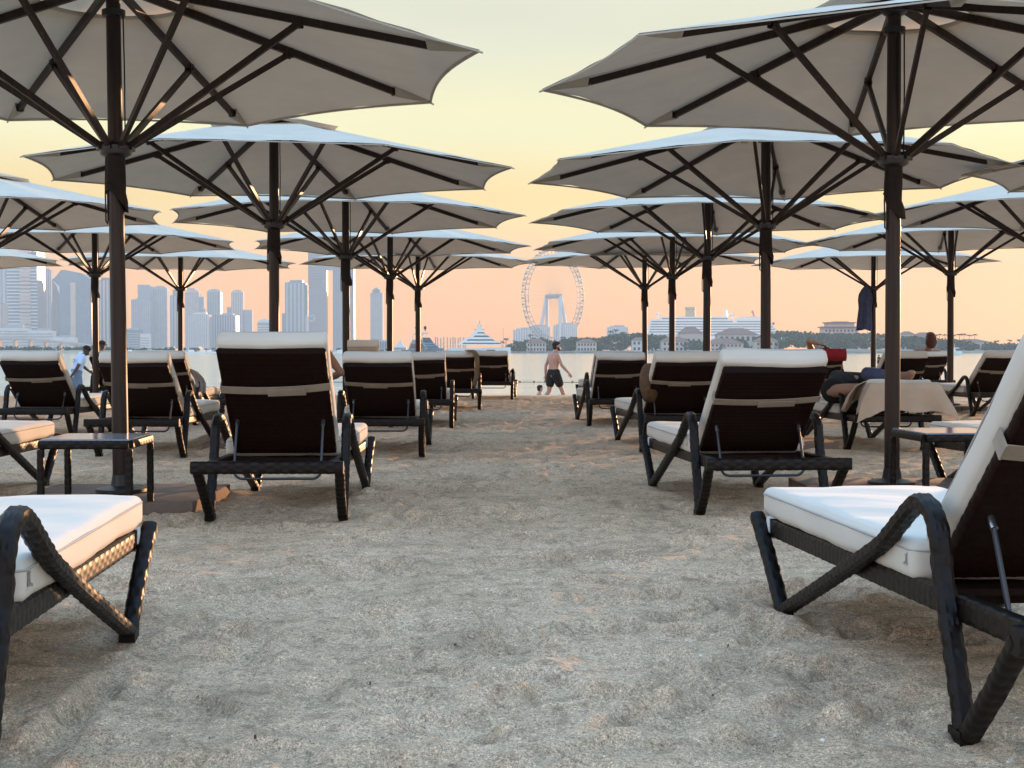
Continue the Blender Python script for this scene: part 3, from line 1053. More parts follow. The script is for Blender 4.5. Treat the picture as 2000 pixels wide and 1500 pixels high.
# ------------------------------------------------------------------ the far shore
GLASS_FAR = mat('tower_glass', (0.05, 0.11, 0.17), rough=0.35, spec=0.5, noise=(0.03, 0.35))
STONE_FAR = mat('tower_stone', (0.19, 0.22, 0.26), rough=0.8, noise=(0.05, 0.2))
STONE_WARM = mat('tower_warm_stone', (0.46, 0.34, 0.27), rough=0.8, noise=(0.05, 0.2))
WHITE_FAR = mat('white_render', (0.50, 0.49, 0.47), rough=0.7, noise=(0.08, 0.12))
DARK_WIN = mat('dark_window', (0.035, 0.045, 0.06), rough=0.2, spec=0.6)
ROOF = mat('clay_roof', (0.22, 0.13, 0.10), rough=0.85, noise=(0.6, 0.3))
VILLA = mat('villa_render', (0.48, 0.42, 0.36), rough=0.85, noise=(0.3, 0.15))
PINK_VILLA = mat('pink_render', (0.50, 0.36, 0.32), rough=0.85, noise=(0.3, 0.15))
LEAF = mat('palm_foliage', (0.050, 0.075, 0.035), rough=0.8, noise=(0.15, 0.5), col2=(0.022, 0.036, 0.022))
TRUNK = mat('palm_trunk', (0.10, 0.075, 0.055), rough=0.9)
ROCK = mat('shore_rock', (0.26, 0.24, 0.22), rough=0.9, noise=(0.3, 0.4))
CONC = mat('bridge_concrete', (0.45, 0.41, 0.37), rough=0.85, noise=(0.2, 0.15))
HULL = mat('white_hull', (0.62, 0.62, 0.61), rough=0.25, spec=0.5, noise=(0.4, 0.05))
HULL_GREY = mat('grey_hull', (0.15, 0.18, 0.21), rough=0.25, spec=0.5, noise=(0.4, 0.1))
BLACK_GLASS = mat('black_glass', (0.012, 0.015, 0.02), rough=0.08, spec=0.7)
STEEL_PAINT = mat('wheel_steel', (0.09, 0.095, 0.10), rough=0.5, noise=(0.05, 0.1))
FUNNEL = mat('funnel_ochre', (0.38, 0.27, 0.12), rough=0.6, noise=(0.2, 0.1))
WHEEL_LEG = mat('wheel_leg_paint', (0.38, 0.40, 0.42), rough=0.6, noise=(0.05, 0.1))
RED_PAINT = mat('red_paint', (0.45, 0.04, 0.03), rough=0.5)
LAND = mat('shore_ground', (0.25, 0.22, 0.18), rough=0.95, noise=(0.05, 0.3))

FARK = 1.85      # the towns beyond the shore stand well behind it
def bx(p, d):
    """metres to the right of straight ahead for a compass bearing read off the horizon at distance d"""
    return (p - 1000) / 2800.0 * d
def hz(q, d):
    """height in metres for an elevation above the horizon at distance d"""
    return 0.80 + (684 - q) / 2800.0 * d

GROUND = -0.4
ORD = ['first', 'second', 'third', 'fourth', 'fifth', 'sixth', 'seventh', 'eighth', 'ninth', 'tenth', 'eleventh', 'twelfth']
g = MB()
ex = np.linspace(-1900, 1900, 153)
ey = np.array([1121, 1124, 1160, 1300, 1500, 1900, 2700, 4300.0])
EX, EY = np.meshgrid(ex, ey)
EZ = np.where(EY < 1122, WATER_Z - 1, GROUND + 0 * EY)
EZ = EZ + np.where(EY > 1150, 1, 0) * np.where(EX > 40, 2.5, 0.6) * (vnoise(EX / 90, EY / 120, 21) + .5)
g.grid(np.stack([EX, EY, EZ], -1))
tag(part('far_shore', g, LAND, None, True), kind='structure', label='low land on the far side of the bay')

def wall_thing(name, label, cat, p0, p1, d, zt, th, m, zb=None):
    g = MB()
    zb = WATER_Z - 1 if zb is None else zb
    a, b_ = bx(p0, d), bx(p1, d)
    n = max(4, int((b_ - a) / 12))
    for i in range(n):
        x0, x1 = a + (b_ - a) * i / n, a + (b_ - a) * (i + 1) / n
        g.box(((x0 + x1) / 2, d + random.uniform(-.3, .3), (zb + zt) / 2 + random.uniform(-.15, .15)), (x1 - x0 - .15, th, zt - zb))
    o = part(name, g, m)
    tag(o, label, cat)
    o['kind'] = 'stuff'
    return o
wall_thing('rock_breakwater', 'low pale rock breakwater along the far waterline', 'breakwater', 960, 1800, 1115, -0.1, 3.0, ROCK)
wall_thing('quay_wall', 'long grey quay wall along the water under the towers', 'quay', -80, 940, 1117, 0.7, 4.0, CONC)

PALE_FAR = mat('pale_facade', (0.27, 0.29, 0.31), rough=0.8, noise=(0.05, 0.2))
def tower(label, p0, p1, q, d, core, style='piers', piers=7, m2=None, steps=(), top='flat', group=None, depth=None, cat='tower', name='tower_block', band=3.6):
    if d > 1400:
        d = d * FARK
        band = band * 1.5
    x0, x1, zt = bx(p0, d), bx(p1, d), hz(q, d)
    w = x1 - x0
    dep = depth or w * .8
    t = thing(name, label, cat, ((x0 + x1) / 2, d + dep / 2, GROUND), 0, group)
    zt -= GROUND
    m2 = m2 or STONE_FAR
    if m2 is core or (core is GLASS_FAR and m2 is STONE_FAR):
        m2 = PALE_FAR
    g = MB()
    g.box((0, 0, zt / 2), (w, dep, zt))
    for (a, b_, qq) in steps:
        xa, xb, zz = bx(a, d) - (x0 + x1) / 2, bx(b_, d) - (x0 + x1) / 2, hz(qq, d) - GROUND
        g.box(((xa + xb) / 2, dep * .1, zz / 2), (xb - xa, dep * .78, zz))
    part('wall', g, core, t)
    if style in ('piers', 'both'):
        for k in range(piers):
            xx = -w / 2 + w * (k + .5) / piers
            g = MB(); g.box((xx, -dep / 2 - .45, zt * .5), (w / piers * .42, .9, zt * .985))
            part('pier', g, m2, t)
    if style in ('bands', 'both'):
        n = int(zt / band)
        g = MB()
        for k in range(1, n):
            g.box((0, -dep / 2 - .5, k * band), (w * 1.01, 1.3, band * .34))
        tag(part('balcony_band', g, m2, t), kind='stuff')
    if style == 'grid':
        n = int(zt / band)
        nx = max(4, int(w / 4.2))
        g = MB()
        for k in range(1, n):
            for j in range(nx):
                g.box((-w / 2 + w * (j + .5) / nx, -dep / 2 - .12, k * band), (w / nx * .62, .3, band * .55))
        tag(part('window', g, DARK_WIN, t), kind='stuff')
    g = MB()
    if top == 'dome':
        for k in range(7):
            a0 = PI * k / 6
        pts = [(w * .5 * math.cos(PI * k / 10), w * .26 * math.sin(PI * k / 10)) for k in range(11)]
        g.prism([(a, zt - .1 + b_) for a, b_ in pts], -dep * .4, dep * .4, 'y')
    elif top == 'crown':
        g.box((0, 0, zt + w * .09), (w * .8, dep * .8, w * .18))
        g.box((0, 0, zt + w * .25), (w * .5, dep * .5, w * .16))
        for k in (-1, 1):
            g.box((k * w * .36, 0, zt + w * .26), (w * .07, dep * .1, w * .26))
    elif top == 'spire':
        g.box((0, 0, zt + w * .1), (w * .55, dep * .55, w * .2))
        g.lathe([(w * .06, zt + w * .2), (.2, zt + w * .9)], 8)
    else:
        g.box((w * .08, 0, zt + w * .05), (w * .5, dep * .5, w * .1))
        g.box((-w * .28, 0, zt + w * .03), (w * .16, dep * .3, w * .06))
    part('roof_top', g, m2, t)
    return t

GT = 'hazy towers across the bay'
tower('pale blue glass tower at the left edge behind the banded balcony tower', -30, 22, 496, 2150, GLASS_FAR, 'piers', 6, GLASS_FAR)
tower('short pinkish slab tower at the very left edge', -24, 8, 595, 1700, STONE_WARM, 'piers', 5)
DB = 1800 * FARK
ta = tower('tall blue tower with pale stacked balcony bands near the left edge', 15, 74, 492, 1800, GLASS_FAR, 'bands', 0, WHITE_FAR, band=5.2)
g = MB()
for k in range(25):
    g.box((bx(51, DB) - bx(44.5, DB), -27.5 * 1.0, 11 + k * 9.1), (bx(61, DB) - bx(40, DB), 9, 5.6))
tag(part('balcony_stack', g, STONE_WARM, ta), kind='stuff')
tower('slim ribbed tower right of the banded balcony tower', 76, 101, 527, 1900, STONE_FAR, 'piers', 5, STONE_WARM, ((79, 90, 521),))
# slanted glass block
d = 1750 * FARK
t = thing('tower_block', 'broad blue glass building with slanted faceted faces at the left', 'tower', (bx(141, d), d + 25, GROUND))
X = lambda p: bx(p, d) - bx(141, d)
Z = lambda q: hz(q, d) - GROUND
g = MB(); g.prism([(X(102), 0), (X(180), 0), (X(178), Z(545)), (X(160), Z(534)), (X(126), Z(527)), (X(119), Z(528)), (X(108), Z(542)), (X(102), Z(546))], -22, 22, 'y')
part('wall', g, GLASS_FAR, t)
for (pts, m_) in ((((103, 690), (118, 690), (112, 560), (103, 548)), DARK_WIN), (((104, 548), (117, 560), (117, 575)), WHITE_FAR), (((138, 690), (148, 690), (148, 552), (138, 552)), STONE_WARM), (((150, 690), (178, 690), (176, 620), (150, 570)), GLASS_FAR)):
    g = MB(); g.prism([(X(a), Z(min(b_, 684))) for a, b_ in pts], -23.6, -22.05, 'y')
    part('facade_panel', g, m_, t)
tower('tower with pinkish edge between the two left umbrella poles', 193, 229, 547, 1900, GLASS_FAR, 'piers', 5, STONE_WARM, ((197, 214, 542),))
tower('wide shouldered ribbed tower, leftmost of the dense cluster', 257, 295, 585, 2000, STONE_FAR, 'piers', 9, STONE_FAR, ((268, 292, 556),), 'flat')
tower('crowned ribbed tower, second of the dense cluster', 297, 327, 566, 2020, STONE_FAR, 'piers', 7, STONE_FAR, (), 'dome')
tower('narrow blue tower directly left of the far left umbrella pole', 327, 352, 578, 2100, GLASS_FAR, 'piers', 4, STONE_FAR, ((337, 350, 566),))
tower('stepped round topped tower right of the far left umbrella pole', 362, 389, 572, 2000, STONE_FAR, 'piers', 7, STONE_WARM, ((365, 380, 563), (388, 397, 580)), 'dome')
tower('square ribbed tower with a shallow arched top', 405, 431, 571, 2050, GLASS_FAR, 'piers', 8, STONE_FAR, (), 'dome')
tower('slim tower with notched crown and lower wings', 452, 475, 572, 2050, STONE_FAR, 'piers', 5, STONE_WARM, ((443, 455, 600), (476, 492, 605)), 'dome')
tower('low wide grey block in front of the arched top tower', 416, 461, 616, 1850, GLASS_FAR, 'piers', 9, STONE_FAR)
tower('low pale block in front of the stepped round tower', 366, 408, 614, 1800, STONE_FAR, 'piers', 11, WHITE_FAR)
tower('low blue block behind the nearest left umbrella pole', 240, 273, 644, 1700, GLASS_FAR, 'bands', 0, GLASS_FAR)
tower('stepped white round balcony building at the foot of the cluster', 274, 292, 652, 1650, WHITE_FAR, 'bands', 0, WHITE_FAR)
tower('pale stone filler tower behind the dense cluster', 286, 300, 600, 2150, STONE_WARM, 'piers', 4)
tower('grey blue tower with a stepped left shoulder, alone right of the second pole', 557, 596, 552, 1900, GLASS_FAR, 'piers', 5, GLASS_FAR, ((566, 590, 547), (550, 560, 612), (590, 599, 556)))
tower('needle thin pale tower beside the portal tower', 597, 602, 618, 1800, STONE_FAR, 'piers', 2, WHITE_FAR, (), 'spire')
# twin legged portal tower
d = 1900 * FARK
t = thing('portal_tower', 'tallest twin legged tower joined across its top, white round emblem low on it', 'tower', (bx(646, d), d + 18, GROUND))
X = lambda p: bx(p, d) - bx(646, d)
Z = lambda q: hz(q, d) - GROUND
g = MB()
for a, b_ in ((602, 637.5), (650, 691)):
    g.box(((X(a) + X(b_)) / 2, 0, Z(482) / 2), (X(b_) - X(a), 30, Z(482)))
g.box(((X(637.5) + X(650)) / 2, 0, (Z(482) + Z(527)) / 2), (X(650) - X(637.5) + .2, 28, Z(482) - Z(527)))
part('wall', g, GLASS_FAR, t)
g = MB()
for a, b_ in ((602, 637.5), (650, 691)):
    for k in range(38):
        for j in range(9):
            g.box((X(a) + (X(b_) - X(a)) * (j + .5) / 9, -15.1, 7 + k * 6.5), (3.1, .3, 3.7))
tag(part('window', g, DARK_WIN, t), kind='stuff')
g = MB()
th = [R(a) for a in range(-150, 151, 15)]
g.tube([(X(610.5) + 6.2 * math.cos(a), -16.2, Z(622) + 7.7 * math.sin(a)) for a in th], 1.0, 6)
g.tube([(X(610.5) + 3.1, -16.2, Z(622) - 4), (X(610.5) + 2.2, -16.2, Z(622) + .7), (X(610.5) - 1.5, -16.2, Z(622) + 2.6)], .75, 6)
part('round_emblem', g, WHITE_FAR, t)
tower('short pale tower with a needle right of the third pole', 686, 693.5, 602, 2000, GLASS_FAR, 'piers', 2, STONE_FAR, (), 'spire')
tower('lone ribbed tower with a stepped crown between two poles', 723.5, 747.5, 572, 2000, STONE_FAR, 'piers', 5, STONE_FAR, ((727, 743, 565), (731, 739, 562)), 'flat')
tower('striped dome shaped low building left of the second pole', 503, 530, 630, 1700, STONE_FAR, 'bands', 0, WHITE_FAR, ((509, 524, 627),), 'dome', cat='building', name='domed_building')
for (lab, a, b_, q, d_, m_, st) in (
    ('blue flat roofed terminal building right of the third pole', 690, 732, 668, 1300, GLASS_FAR, 'bands'),
    ('low blue hall left of the fourth pole', 733, 760, 667, 1290, GLASS_FAR, 'piers'),
    ('pale podium terraces under the banded balcony tower', -20, 56, 641, 1500, WHITE_FAR, 'bands'),
    ('white terraced podium with long roof lines at the left', 56, 104, 646, 1480, WHITE_FAR, 'bands'),
    ('low stepped white building right of the terraced podium', 100, 146, 659, 1450, WHITE_FAR, 'bands'),
    ('long dark roofed harbour hall under the cluster', 302, 340, 681, 1160, DARK_WIN, 'bands'),
    ('small square harbour hall right of the far left pole', 370, 389, 679, 1165, DARK_WIN, 'bands')):
    tower(lab, a, b_, q, d_, m_, st, 8, WHITE_FAR, cat='building', name='waterfront_building', depth=20)
# white tent
d = 1150
t = thing('white_tent', 'white pointed marquee tent left of the motor yacht', 'tent', (bx(782, d), d, GROUND))
g = MB(); g.box((0, 0, 1.6), (9.8, 8, 3.2)); part('wall', g, WHITE_FAR, t)
g = MB(); g.lathe([(7.6, 3.2), (4.2, 5.2), (1.6, 7.4), (.1, 9.4)], 4, cap=False); part('roof', g, WHITE_FAR, t, rot=(0, 0, R(45)))
# road bridge
d = 1200
t = thing('road_bridge', 'pale elevated road ramp sloping down to the right at the left edge', 'bridge', (0, d, 0))
pts = [(bx(p, d), 0, hz(q, d)) for p, q in ((-60, 663), (20, 662), (70, 664), (120, 669), (165, 674), (200, 680), (230, 684))]
g = MB()
for a, b_ in zip(pts[:-1], pts[1:]):
    g.bar(a, b_, 9, 1.3)
part('deck', g, CONC, t)
g = MB()
for a, b_ in zip(pts[:-1], pts[1:]):
    g.bar((a[0], -4.6, a[2] + 1.1), (b_[0], -4.6, b_[2] + 1.1), .3, .7)
part('parapet', g, WHITE_FAR, t)
for p, q in ((-40, 664), (0, 663), (30, 663), (60, 664.5), (90, 667.5), (120, 670), (150, 673)):
    g = MB(); z_ = hz(q, d) - .6; g.box((bx(p, d), 0, (z_ + GROUND) / 2), (2, 6, z_ - GROUND)); part('pillar', g, CONC, t)
for km, (p, h0, h1) in enumerate(((18, 674, 660), (52, 680, 662), (88, 676, 655), (124, 679, 664), (147, 682, 657))):
    d = 1190
    t = thing('lamp_mast', ORD[km] + ' from left of the white lamp masts by the road ramp', 'mast', (bx(p, d), d - 30, GROUND), 0, 'lamp masts by the road ramp')
    g = MB(); g.lathe([(.35, 0), (.2, hz(h1, d) - GROUND)], 8); part('post', g, WHITE_FAR, t)
    g = MB(); g.box((0, 0, hz(h1, d) - GROUND), (2.4, .5, .35)); part('lamp_arm', g, WHITE_FAR, t)
# parked leisure boats along the quay
for k, p in enumerate([168, 252, 372, 384, 397, 410, 422, 665, 672, 744, 765]):
    d = 1085 + random.uniform(-10, 10)
    L_ = random.uniform(7, 12)
    t = thing('moored_boat', ORD[k] + ' from left of the small boats moored along the far quay', 'boat', (bx(p, d), d, WATER_Z), random.choice((0, PI)), 'small boats along the far quay')
    g = MB(); g.prism([(-L_ / 2, -1.4), (L_ * .25, -1.5), (L_ / 2, 0), (L_ * .25, 1.5), (-L_ / 2, 1.4)], -.3, 1.3); part('hull', g, HULL, t)
    g = MB(); g.box((-.6, 0, 2.0), (L_ * .4, 2, 1.5), taper=.7); part('cabin', g, HULL if k % 3 else DARK_WIN, t)
    g = MB(); g.lathe([(.1, 1.3), (.06, random.uniform(4, 8))], 6); part('mast', g, WHITE_FAR, t)

# ------------------------------------------------------------------ observation wheel
d = 3500
wx_, wz_, WR = bx(1081, d), hz(579, d), 112.0
Q = 1.75
t = thing('observation_wheel', 'giant pale observation wheel with cabins on its rim and four legs', 'ferris wheel', (wx_, d, 0), R(49.0))
def ring(r, y, tr, n=72):
    g = MB(); g.tube([(r * math.cos(2 * PI * k / n), y, wz_ + r * math.sin(2 * PI * k / n)) for k in range(n + 1)], tr, 6, cap=False); return g
for y in (-3.2 * Q, 3.2 * Q):
    part('rim', ring(WR, y, .50 * Q), STEEL_PAINT, t)
    part('rim', ring(WR - 6.2 * Q, y, .50 * Q), STEEL_PAINT, t)
g = MB()
for k in range(48):
    a = 2 * PI * k / 48
    c_, s_ = math.cos(a), math.sin(a)
    for y in (-3.2 * Q, 3.2 * Q):
        g.tube([(WR * c_, y, wz_ + WR * s_), ((WR - 6.2 * Q) * c_, y, wz_ + (WR - 6.2 * Q) * s_)], .42 * Q, 5)
    g.tube([(WR * c_, -3.2 * Q, wz_ + WR * s_), (WR * c_, 3.2 * Q, wz_ + WR * s_)], .42 * Q, 5)
    g.tube([((WR - 6.2 * Q) * c_, -3.2 * Q, wz_ + (WR - 6.2 * Q) * s_), ((WR - 6.2 * Q) * c_, 3.2 * Q, wz_ + (WR - 6.2 * Q) * s_)], .42 * Q, 5)
tag(part('rim_rung', g, STEEL_PAINT, t), kind='stuff')
for k in range(48):
    a = 2 * PI * (k + .5) / 48
    g = MB(); g.ball((0, 0, 0), (1.5 * Q, 2.6 * Q, 1.5 * Q), 8, 5)
    part('cabin', g, STEEL_PAINT, t, True, ((WR + 2.1 * Q) * math.cos(a), 0, wz_ + (WR + 2.1 * Q) * math.sin(a)), (0, -a, 0))
g = MB()
for k in range(96):
    a = 2 * PI * k / 96
    y = 3.2 * Q if k % 2 else -3.2 * Q
    g.tube([(3 * math.cos(a), y * 2.2, wz_ + 3 * math.sin(a)), ((WR - 6.2 * Q) * math.cos(a), y, wz_ + (WR - 6.2 * Q) * math.sin(a))], .14, 3, cap=False)
tag(part('spoke_cable', g, STEEL_PAINT, t), kind='stuff')
g = MB(); g.tube([(0, -13 * Q, wz_), (0, 13 * Q, wz_)], 3.2 * Q, 14)
part('hub_axle', g, STEEL_PAINT, t, True)
for y in (-1, 1):
    for x in (-1, 1):
        g = MB(); g.tube([(0, y * 12.5 * Q, wz_ + 1), (x * 11.5 * Q, y * 20.5 * Q, 0)], [2.5 * Q, 2.2 * Q], 10)
        part('support_leg', g, WHEEL_LEG, t, True)
for (lab, a, b_, q, d_, n_) in (('long pale building left of the wheel', 1002, 1046, 644, 1900, 9), ('ribbed pale building behind the wheel\'s left legs', 1034, 1074, 638, 1880, 11),
                               ('ribbed pale building behind the wheel\'s right legs', 1081, 1127, 635, 1880, 12), ('flat topped pale hotel behind the palms right of the wheel', 1186, 1227, 639, 1700, 10)):
    tower(lab, a, b_, q, d_, WHITE_FAR, 'piers', n_, WHITE_FAR, cat='building', name='waterfront_hotel', depth=25)

# ------------------------------------------------------------------ cruise ship
d = 3000
Q = 3000 / 1700
t = thing('cruise_ship', 'large white cruise ship with stacked balcony decks and an ochre funnel behind the villas', 'cruise ship', (bx(1390, d), d, 0))
X = lambda p: bx(p, d) - bx(1390, d)
Z = lambda q: hz(q, d)
g = MB(); g.prism([(X(1258), Z(668)), (X(1262), -1.6), (X(1500), -1.6), (X(1530), Z(662)), (X(1536), Z(656)), (X(1258), Z(656))], -11 * Q, 11 * Q, 'y')
part('hull', g, HULL, t)
for (p0, p1, q0, q1) in ((1264, 1526, 656, 650), (1265, 1516, 650, 645), (1266, 1512, 645, 640), (1267, 1508, 640, 635), (1268, 1505, 635, 630), (1270, 1430, 630, 624), (1290, 1420, 624, 619), (1436, 1502, 630, 622)):
    g = MB(); g.box(((X(p0) + X(p1)) / 2, 0, (Z(q0) + Z(q1)) / 2), (X(p1) - X(p0), (20 - (656 - q1) * .15) * Q, Z(q1) - Z(q0) - .1)); dk = part('deck', g, HULL, t)
    g = MB(); g.box(((X(p0) + X(p1)) / 2, 0, Z(q0) + .9 * Q), (X(p1) - X(p0) - 3, (20 - (656 - q1) * .15) * Q + .8, 1.15 * Q)); part('window_row', g, DARK_WIN, dk)
g = MB(); g.lathe([(6.2 * Q, Z(619)), (5.6 * Q, Z(605)), (6.6 * Q, Z(604)), (6.6 * Q, Z(600))], 16, (X(1348), 0, 0)); part('funnel', g, FUNNEL, t, True)
g = MB(); g.lathe([(2.8 * Q, Z(622)), (1.6 * Q, Z(606)), (1.2 * Q, Z(604.5))], 12, (X(1417), 0, 0)); part('mast_tower', g, HULL, t, True)
g = MB(); g.lathe([(.9 * Q, Z(624)), (.9 * Q, Z(616))], 8, (X(1284), 0, 0)); g.ball((X(1284), 0, Z(613)), 1.9 * Q); part('radar_dome', g, HULL, t, True)
g = MB(); g.lathe([(.8 * Q, Z(622)), (.8 * Q, Z(618))], 8, (X(1428), 0, 0)); g.ball((X(1428), 0, Z(615)), 2.1 * Q); part('radar_dome', g, HULL, t, True)
g = MB(); g.tube([(X(1432), 0, Z(622)), (X(1432), 0, Z(606))], .35 * Q, 6); g.box((X(1432), 0, Z(611)), (3 * Q, .6, .6)); part('mast', g, HULL, t)
g = MB(); g.prism([(X(1467), Z(607)), (X(1470), Z(606)), (X(1474), Z(618)), (X(1471), Z(618))], -.8 * Q, .8 * Q, 'y'); g.box((X(1469), 0, Z(610)), (4 * Q, 1, 1.2)); part('water_slide', g, RED_PAINT, t)
g = MB(); g.box((X(1467), 0, Z(619.5)), (X(1485) - X(1440), 14 * Q, 1.3 * Q)); part('canopy_roof', g, HULL, t)

# ------------------------------------------------------------------ villas
def villa(label, p0, p1, q_eave, q_top, d, m_=VILLA, nwin=5, floors=2, arches=False, name='villa'):
    w = bx(p1, d) - bx(p0, d)
    ze, zt = hz(q_eave, d) - GROUND, hz(q_top, d) - GROUND
    dep = min(16, w * .6)
    t = thing(name, label, 'villa', ((bx(p0, d) + bx(p1, d)) / 2, d, GROUND))
    g = MB(); g.box((0, 0, ze / 2), (w * .92, dep, ze)); part('wall', g, m_, t)
    g = MB()
    h = w / 2
    e = .6
    V = [(-h, -dep / 2 - e, ze), (h, -dep / 2 - e, ze), (h, dep / 2 + e, ze), (-h, dep / 2 + e, ze), (-h * .35, 0, zt), (h * .35, 0, zt)]
    g.add(V, [(0, 1, 5, 4), (1, 2, 5), (2, 3, 4, 5), (3, 0, 4), (3, 2, 1, 0)])
    part('roof', g, ROOF, t)
    for f in range(floors):
        for k in range(nwin):
            xx = -w * .42 + w * .84 * (k + .5) / nwin
            zz = ze * (f + .52) / floors
            g = MB()
            ww, hh = w * .84 / nwin * .52, ze / floors * .52
            if arches:
                g.prism([(xx - ww / 2, zz - hh / 2), (xx + ww / 2, zz - hh / 2)] + [(xx + ww / 2 * math.cos(R(a)), zz + hh * .2 + ww / 2 * math.sin(R(a))) for a in range(0, 181, 30)], -dep / 2 - .25, -dep / 2 + .1, 'y')
            else:
                g.box((xx, -dep / 2 - .08, zz), (ww, .3, hh))
            part('window', g, DARK_WIN, t)
    return t
villa('far villa with many windows behind the walking man', 1026, 1068, 670, 661, 1180, VILLA, 6)
villa('far villa just right of the walking man\'s head', 1124, 1166, 669, 662, 1175, VILLA, 6)
villa('two storey cream villa left of the farthest right pole', 1232, 1262, 665, 659, 1170, WHITE_FAR, 3)
villa('villa with arched windows in front of the cruise ship', 1324, 1372, 651, 638, 1280, VILLA, 4, 1, True)
villa('lower villa in front of the arched window villa', 1288, 1345, 667, 657, 1190, VILLA, 6)
villa('wide villa under the right end of the cruise ship', 1395, 1480, 654, 641, 1290, VILLA, 7)
villa('long low villa beside the water below the cruise ship', 1372, 1452, 671, 661, 1175, PINK_VILLA, 9)
villa('small villa right of the cruise ship, half hidden by the nearest roll topped lounger', 1470, 1520, 667, 658, 1185, VILLA, 5)
villa('far roof peak right of the near right pole', 1755, 1785, 653, 647, 1350, VILLA, 3)
villa('second far roof right of the near right pole', 1783, 1822, 655, 649, 1360, PINK_VILLA, 4)
villa('low far hall at the right under the small palms', 1858, 1930, 668, 662, 1250, VILLA, 8, 1)
# palace on the right
d = 1350
t = thing('palace', 'large pinkish flat roofed palace with overhanging eaves above the right shore trees', 'building', (bx(1637, d), d, GROUND))
X = lambda p: bx(p, d) - bx(1637, d)
Z = lambda q: hz(q, d) - GROUND
for nm, a, b_, q0, q1, dp, m_ in (('wall', 1605, 1671, 690, 640, 20, PINK_VILLA), ('eave', 1601, 1675, 640, 638, 24, ROOF), ('upper_wall', 1613, 1664, 638, 631.5, 17, PINK_VILLA), ('eave', 1610, 1667, 631.5, 629.5, 20, ROOF), ('roof_lantern', 1625, 1655, 629.5, 627.5, 10, PINK_VILLA)):
    g = MB(); g.box(((X(a) + X(b_)) / 2, 0, (Z(q0) + Z(q1)) / 2), (X(b_) - X(a), dp, Z(q1) - Z(q0) - .05)); part(nm, g, m_, t)
for k in range(9):
    g = MB(); g.box((X(1609 + k * 7.2), -10.1, Z(646)), (1.7, .3, 2.2)); part('window', g, DARK_WIN, t)
d = 1250
t = thing('flagpole', 'small flag on a thin pole right of the second right umbrella pole', 'flag', (bx(1508, d), d, GROUND))
g = MB(); g.lathe([(.18, 0), (.12, hz(628, d) - GROUND)], 6); part('pole', g, WHITE_FAR, t)
g = MB(); g.box((.95, 0, hz(632, d) - GROUND), (2.0, .08, 2.0)); part('flag_cloth', g, RED_PAINT, t)

# ------------------------------------------------------------------ shore trees: one mass of leaf clumps
def leafmass(name, label, spots, per, leaf, m_, kind='stuff'):
    V, F = [], []
    n = 0
    for (x, y, z, rx, rz_) in spots:
        c_ = int(per * max(1, rx / 4))
        for _ in range(c_):
            v = Vector((random.gauss(0, 1), random.gauss(0, 1), random.gauss(0, 1))).normalized() * random.random() ** .35
            p = Vector((x + v.x * rx, y + v.y * rx * .8, z + v.z * rz_))
            if p.z < -.3:
                p.z = random.uniform(0, 1)
            s_ = leaf * random.uniform(.5, 1.3)
            q = Euler((random.random() * 6, random.random() * 6, random.random() * 6)).to_matrix()
            for c in ((-1, -.6, 0), (1, -.7, .2), (.8, .7, 0), (-.7, .8, -.2)):
                V.append(tuple(p + q @ Vector(c) * s_))
            F.append((n, n + 1, n + 2, n + 3))
            n += 4
    g = MB(); g.add(V, F)
    o = part(name, g, m_)
    return tag(o, label, None, None, kind)
spots = []
prof = [(1000, 672), (1020, 664), (1045, 659), (1075, 661), (1095, 662), (1120, 656), (1150, 657), (1180, 656), (1200, 650), (1225, 649), (1250, 650), (1275, 652), (1300, 655), (1340, 660), (1380, 664), (1420, 662), (1460, 660), (1500, 652),
        (1520, 646), (1555, 645), (1585, 648), (1600, 650), (1640, 650), (1675, 650), (1700, 648), (1730, 651), (1760, 655), (1800, 654), (1840, 660), (1880, 662), (1910, 664), (1940, 668), (1970, 668), (2010, 668), (2060, 667), (2150, 668)]
pp = np.array(prof, dtype=float)
for k in range(290):
    p = random.uniform(995, 2150)
    q = float(np.interp(p, pp[:, 0], pp[:, 1]))
    d_ = random.uniform(1190, 1330)
    top = hz(q + random.uniform(0, 4), d_)
    rz_ = random.uniform(2.2, 4.5)
    rx = random.uniform(3, 6.5)
    spots.append((bx(p, d_), d_, top - rz_, rx, rz_))
    spots.append((bx(p, d_) + random.uniform(-3, 3), d_ - random.uniform(5, 40), max(1.2, (top - rz_) * random.uniform(.3, .7)), rx, rz_ * .9))
leafmass('shore_trees', 'dense dark green tree belt on the far right shore', spots, 55, 1.0, LEAF)
spots = []
for k in range(60):
    p = random.uniform(-60, 240)
    d_ = random.uniform(1135, 1175)
    spots.append((bx(p, d_), d_, random.uniform(.6, 2.2), random.uniform(2.5, 5), random.uniform(1.4, 2.6)))
for k in range(40):
    p = random.uniform(240, 760)
    d_ = random.uniform(1130, 1150)
    spots.append((bx(p, d_), d_, random.uniform(.4, 1.6), random.uniform(1.5, 3), random.uniform(1.0, 1.8)))
leafmass('quay_hedge', 'low green planting along the quay under the towers', spots, 50, .7, LEAF)

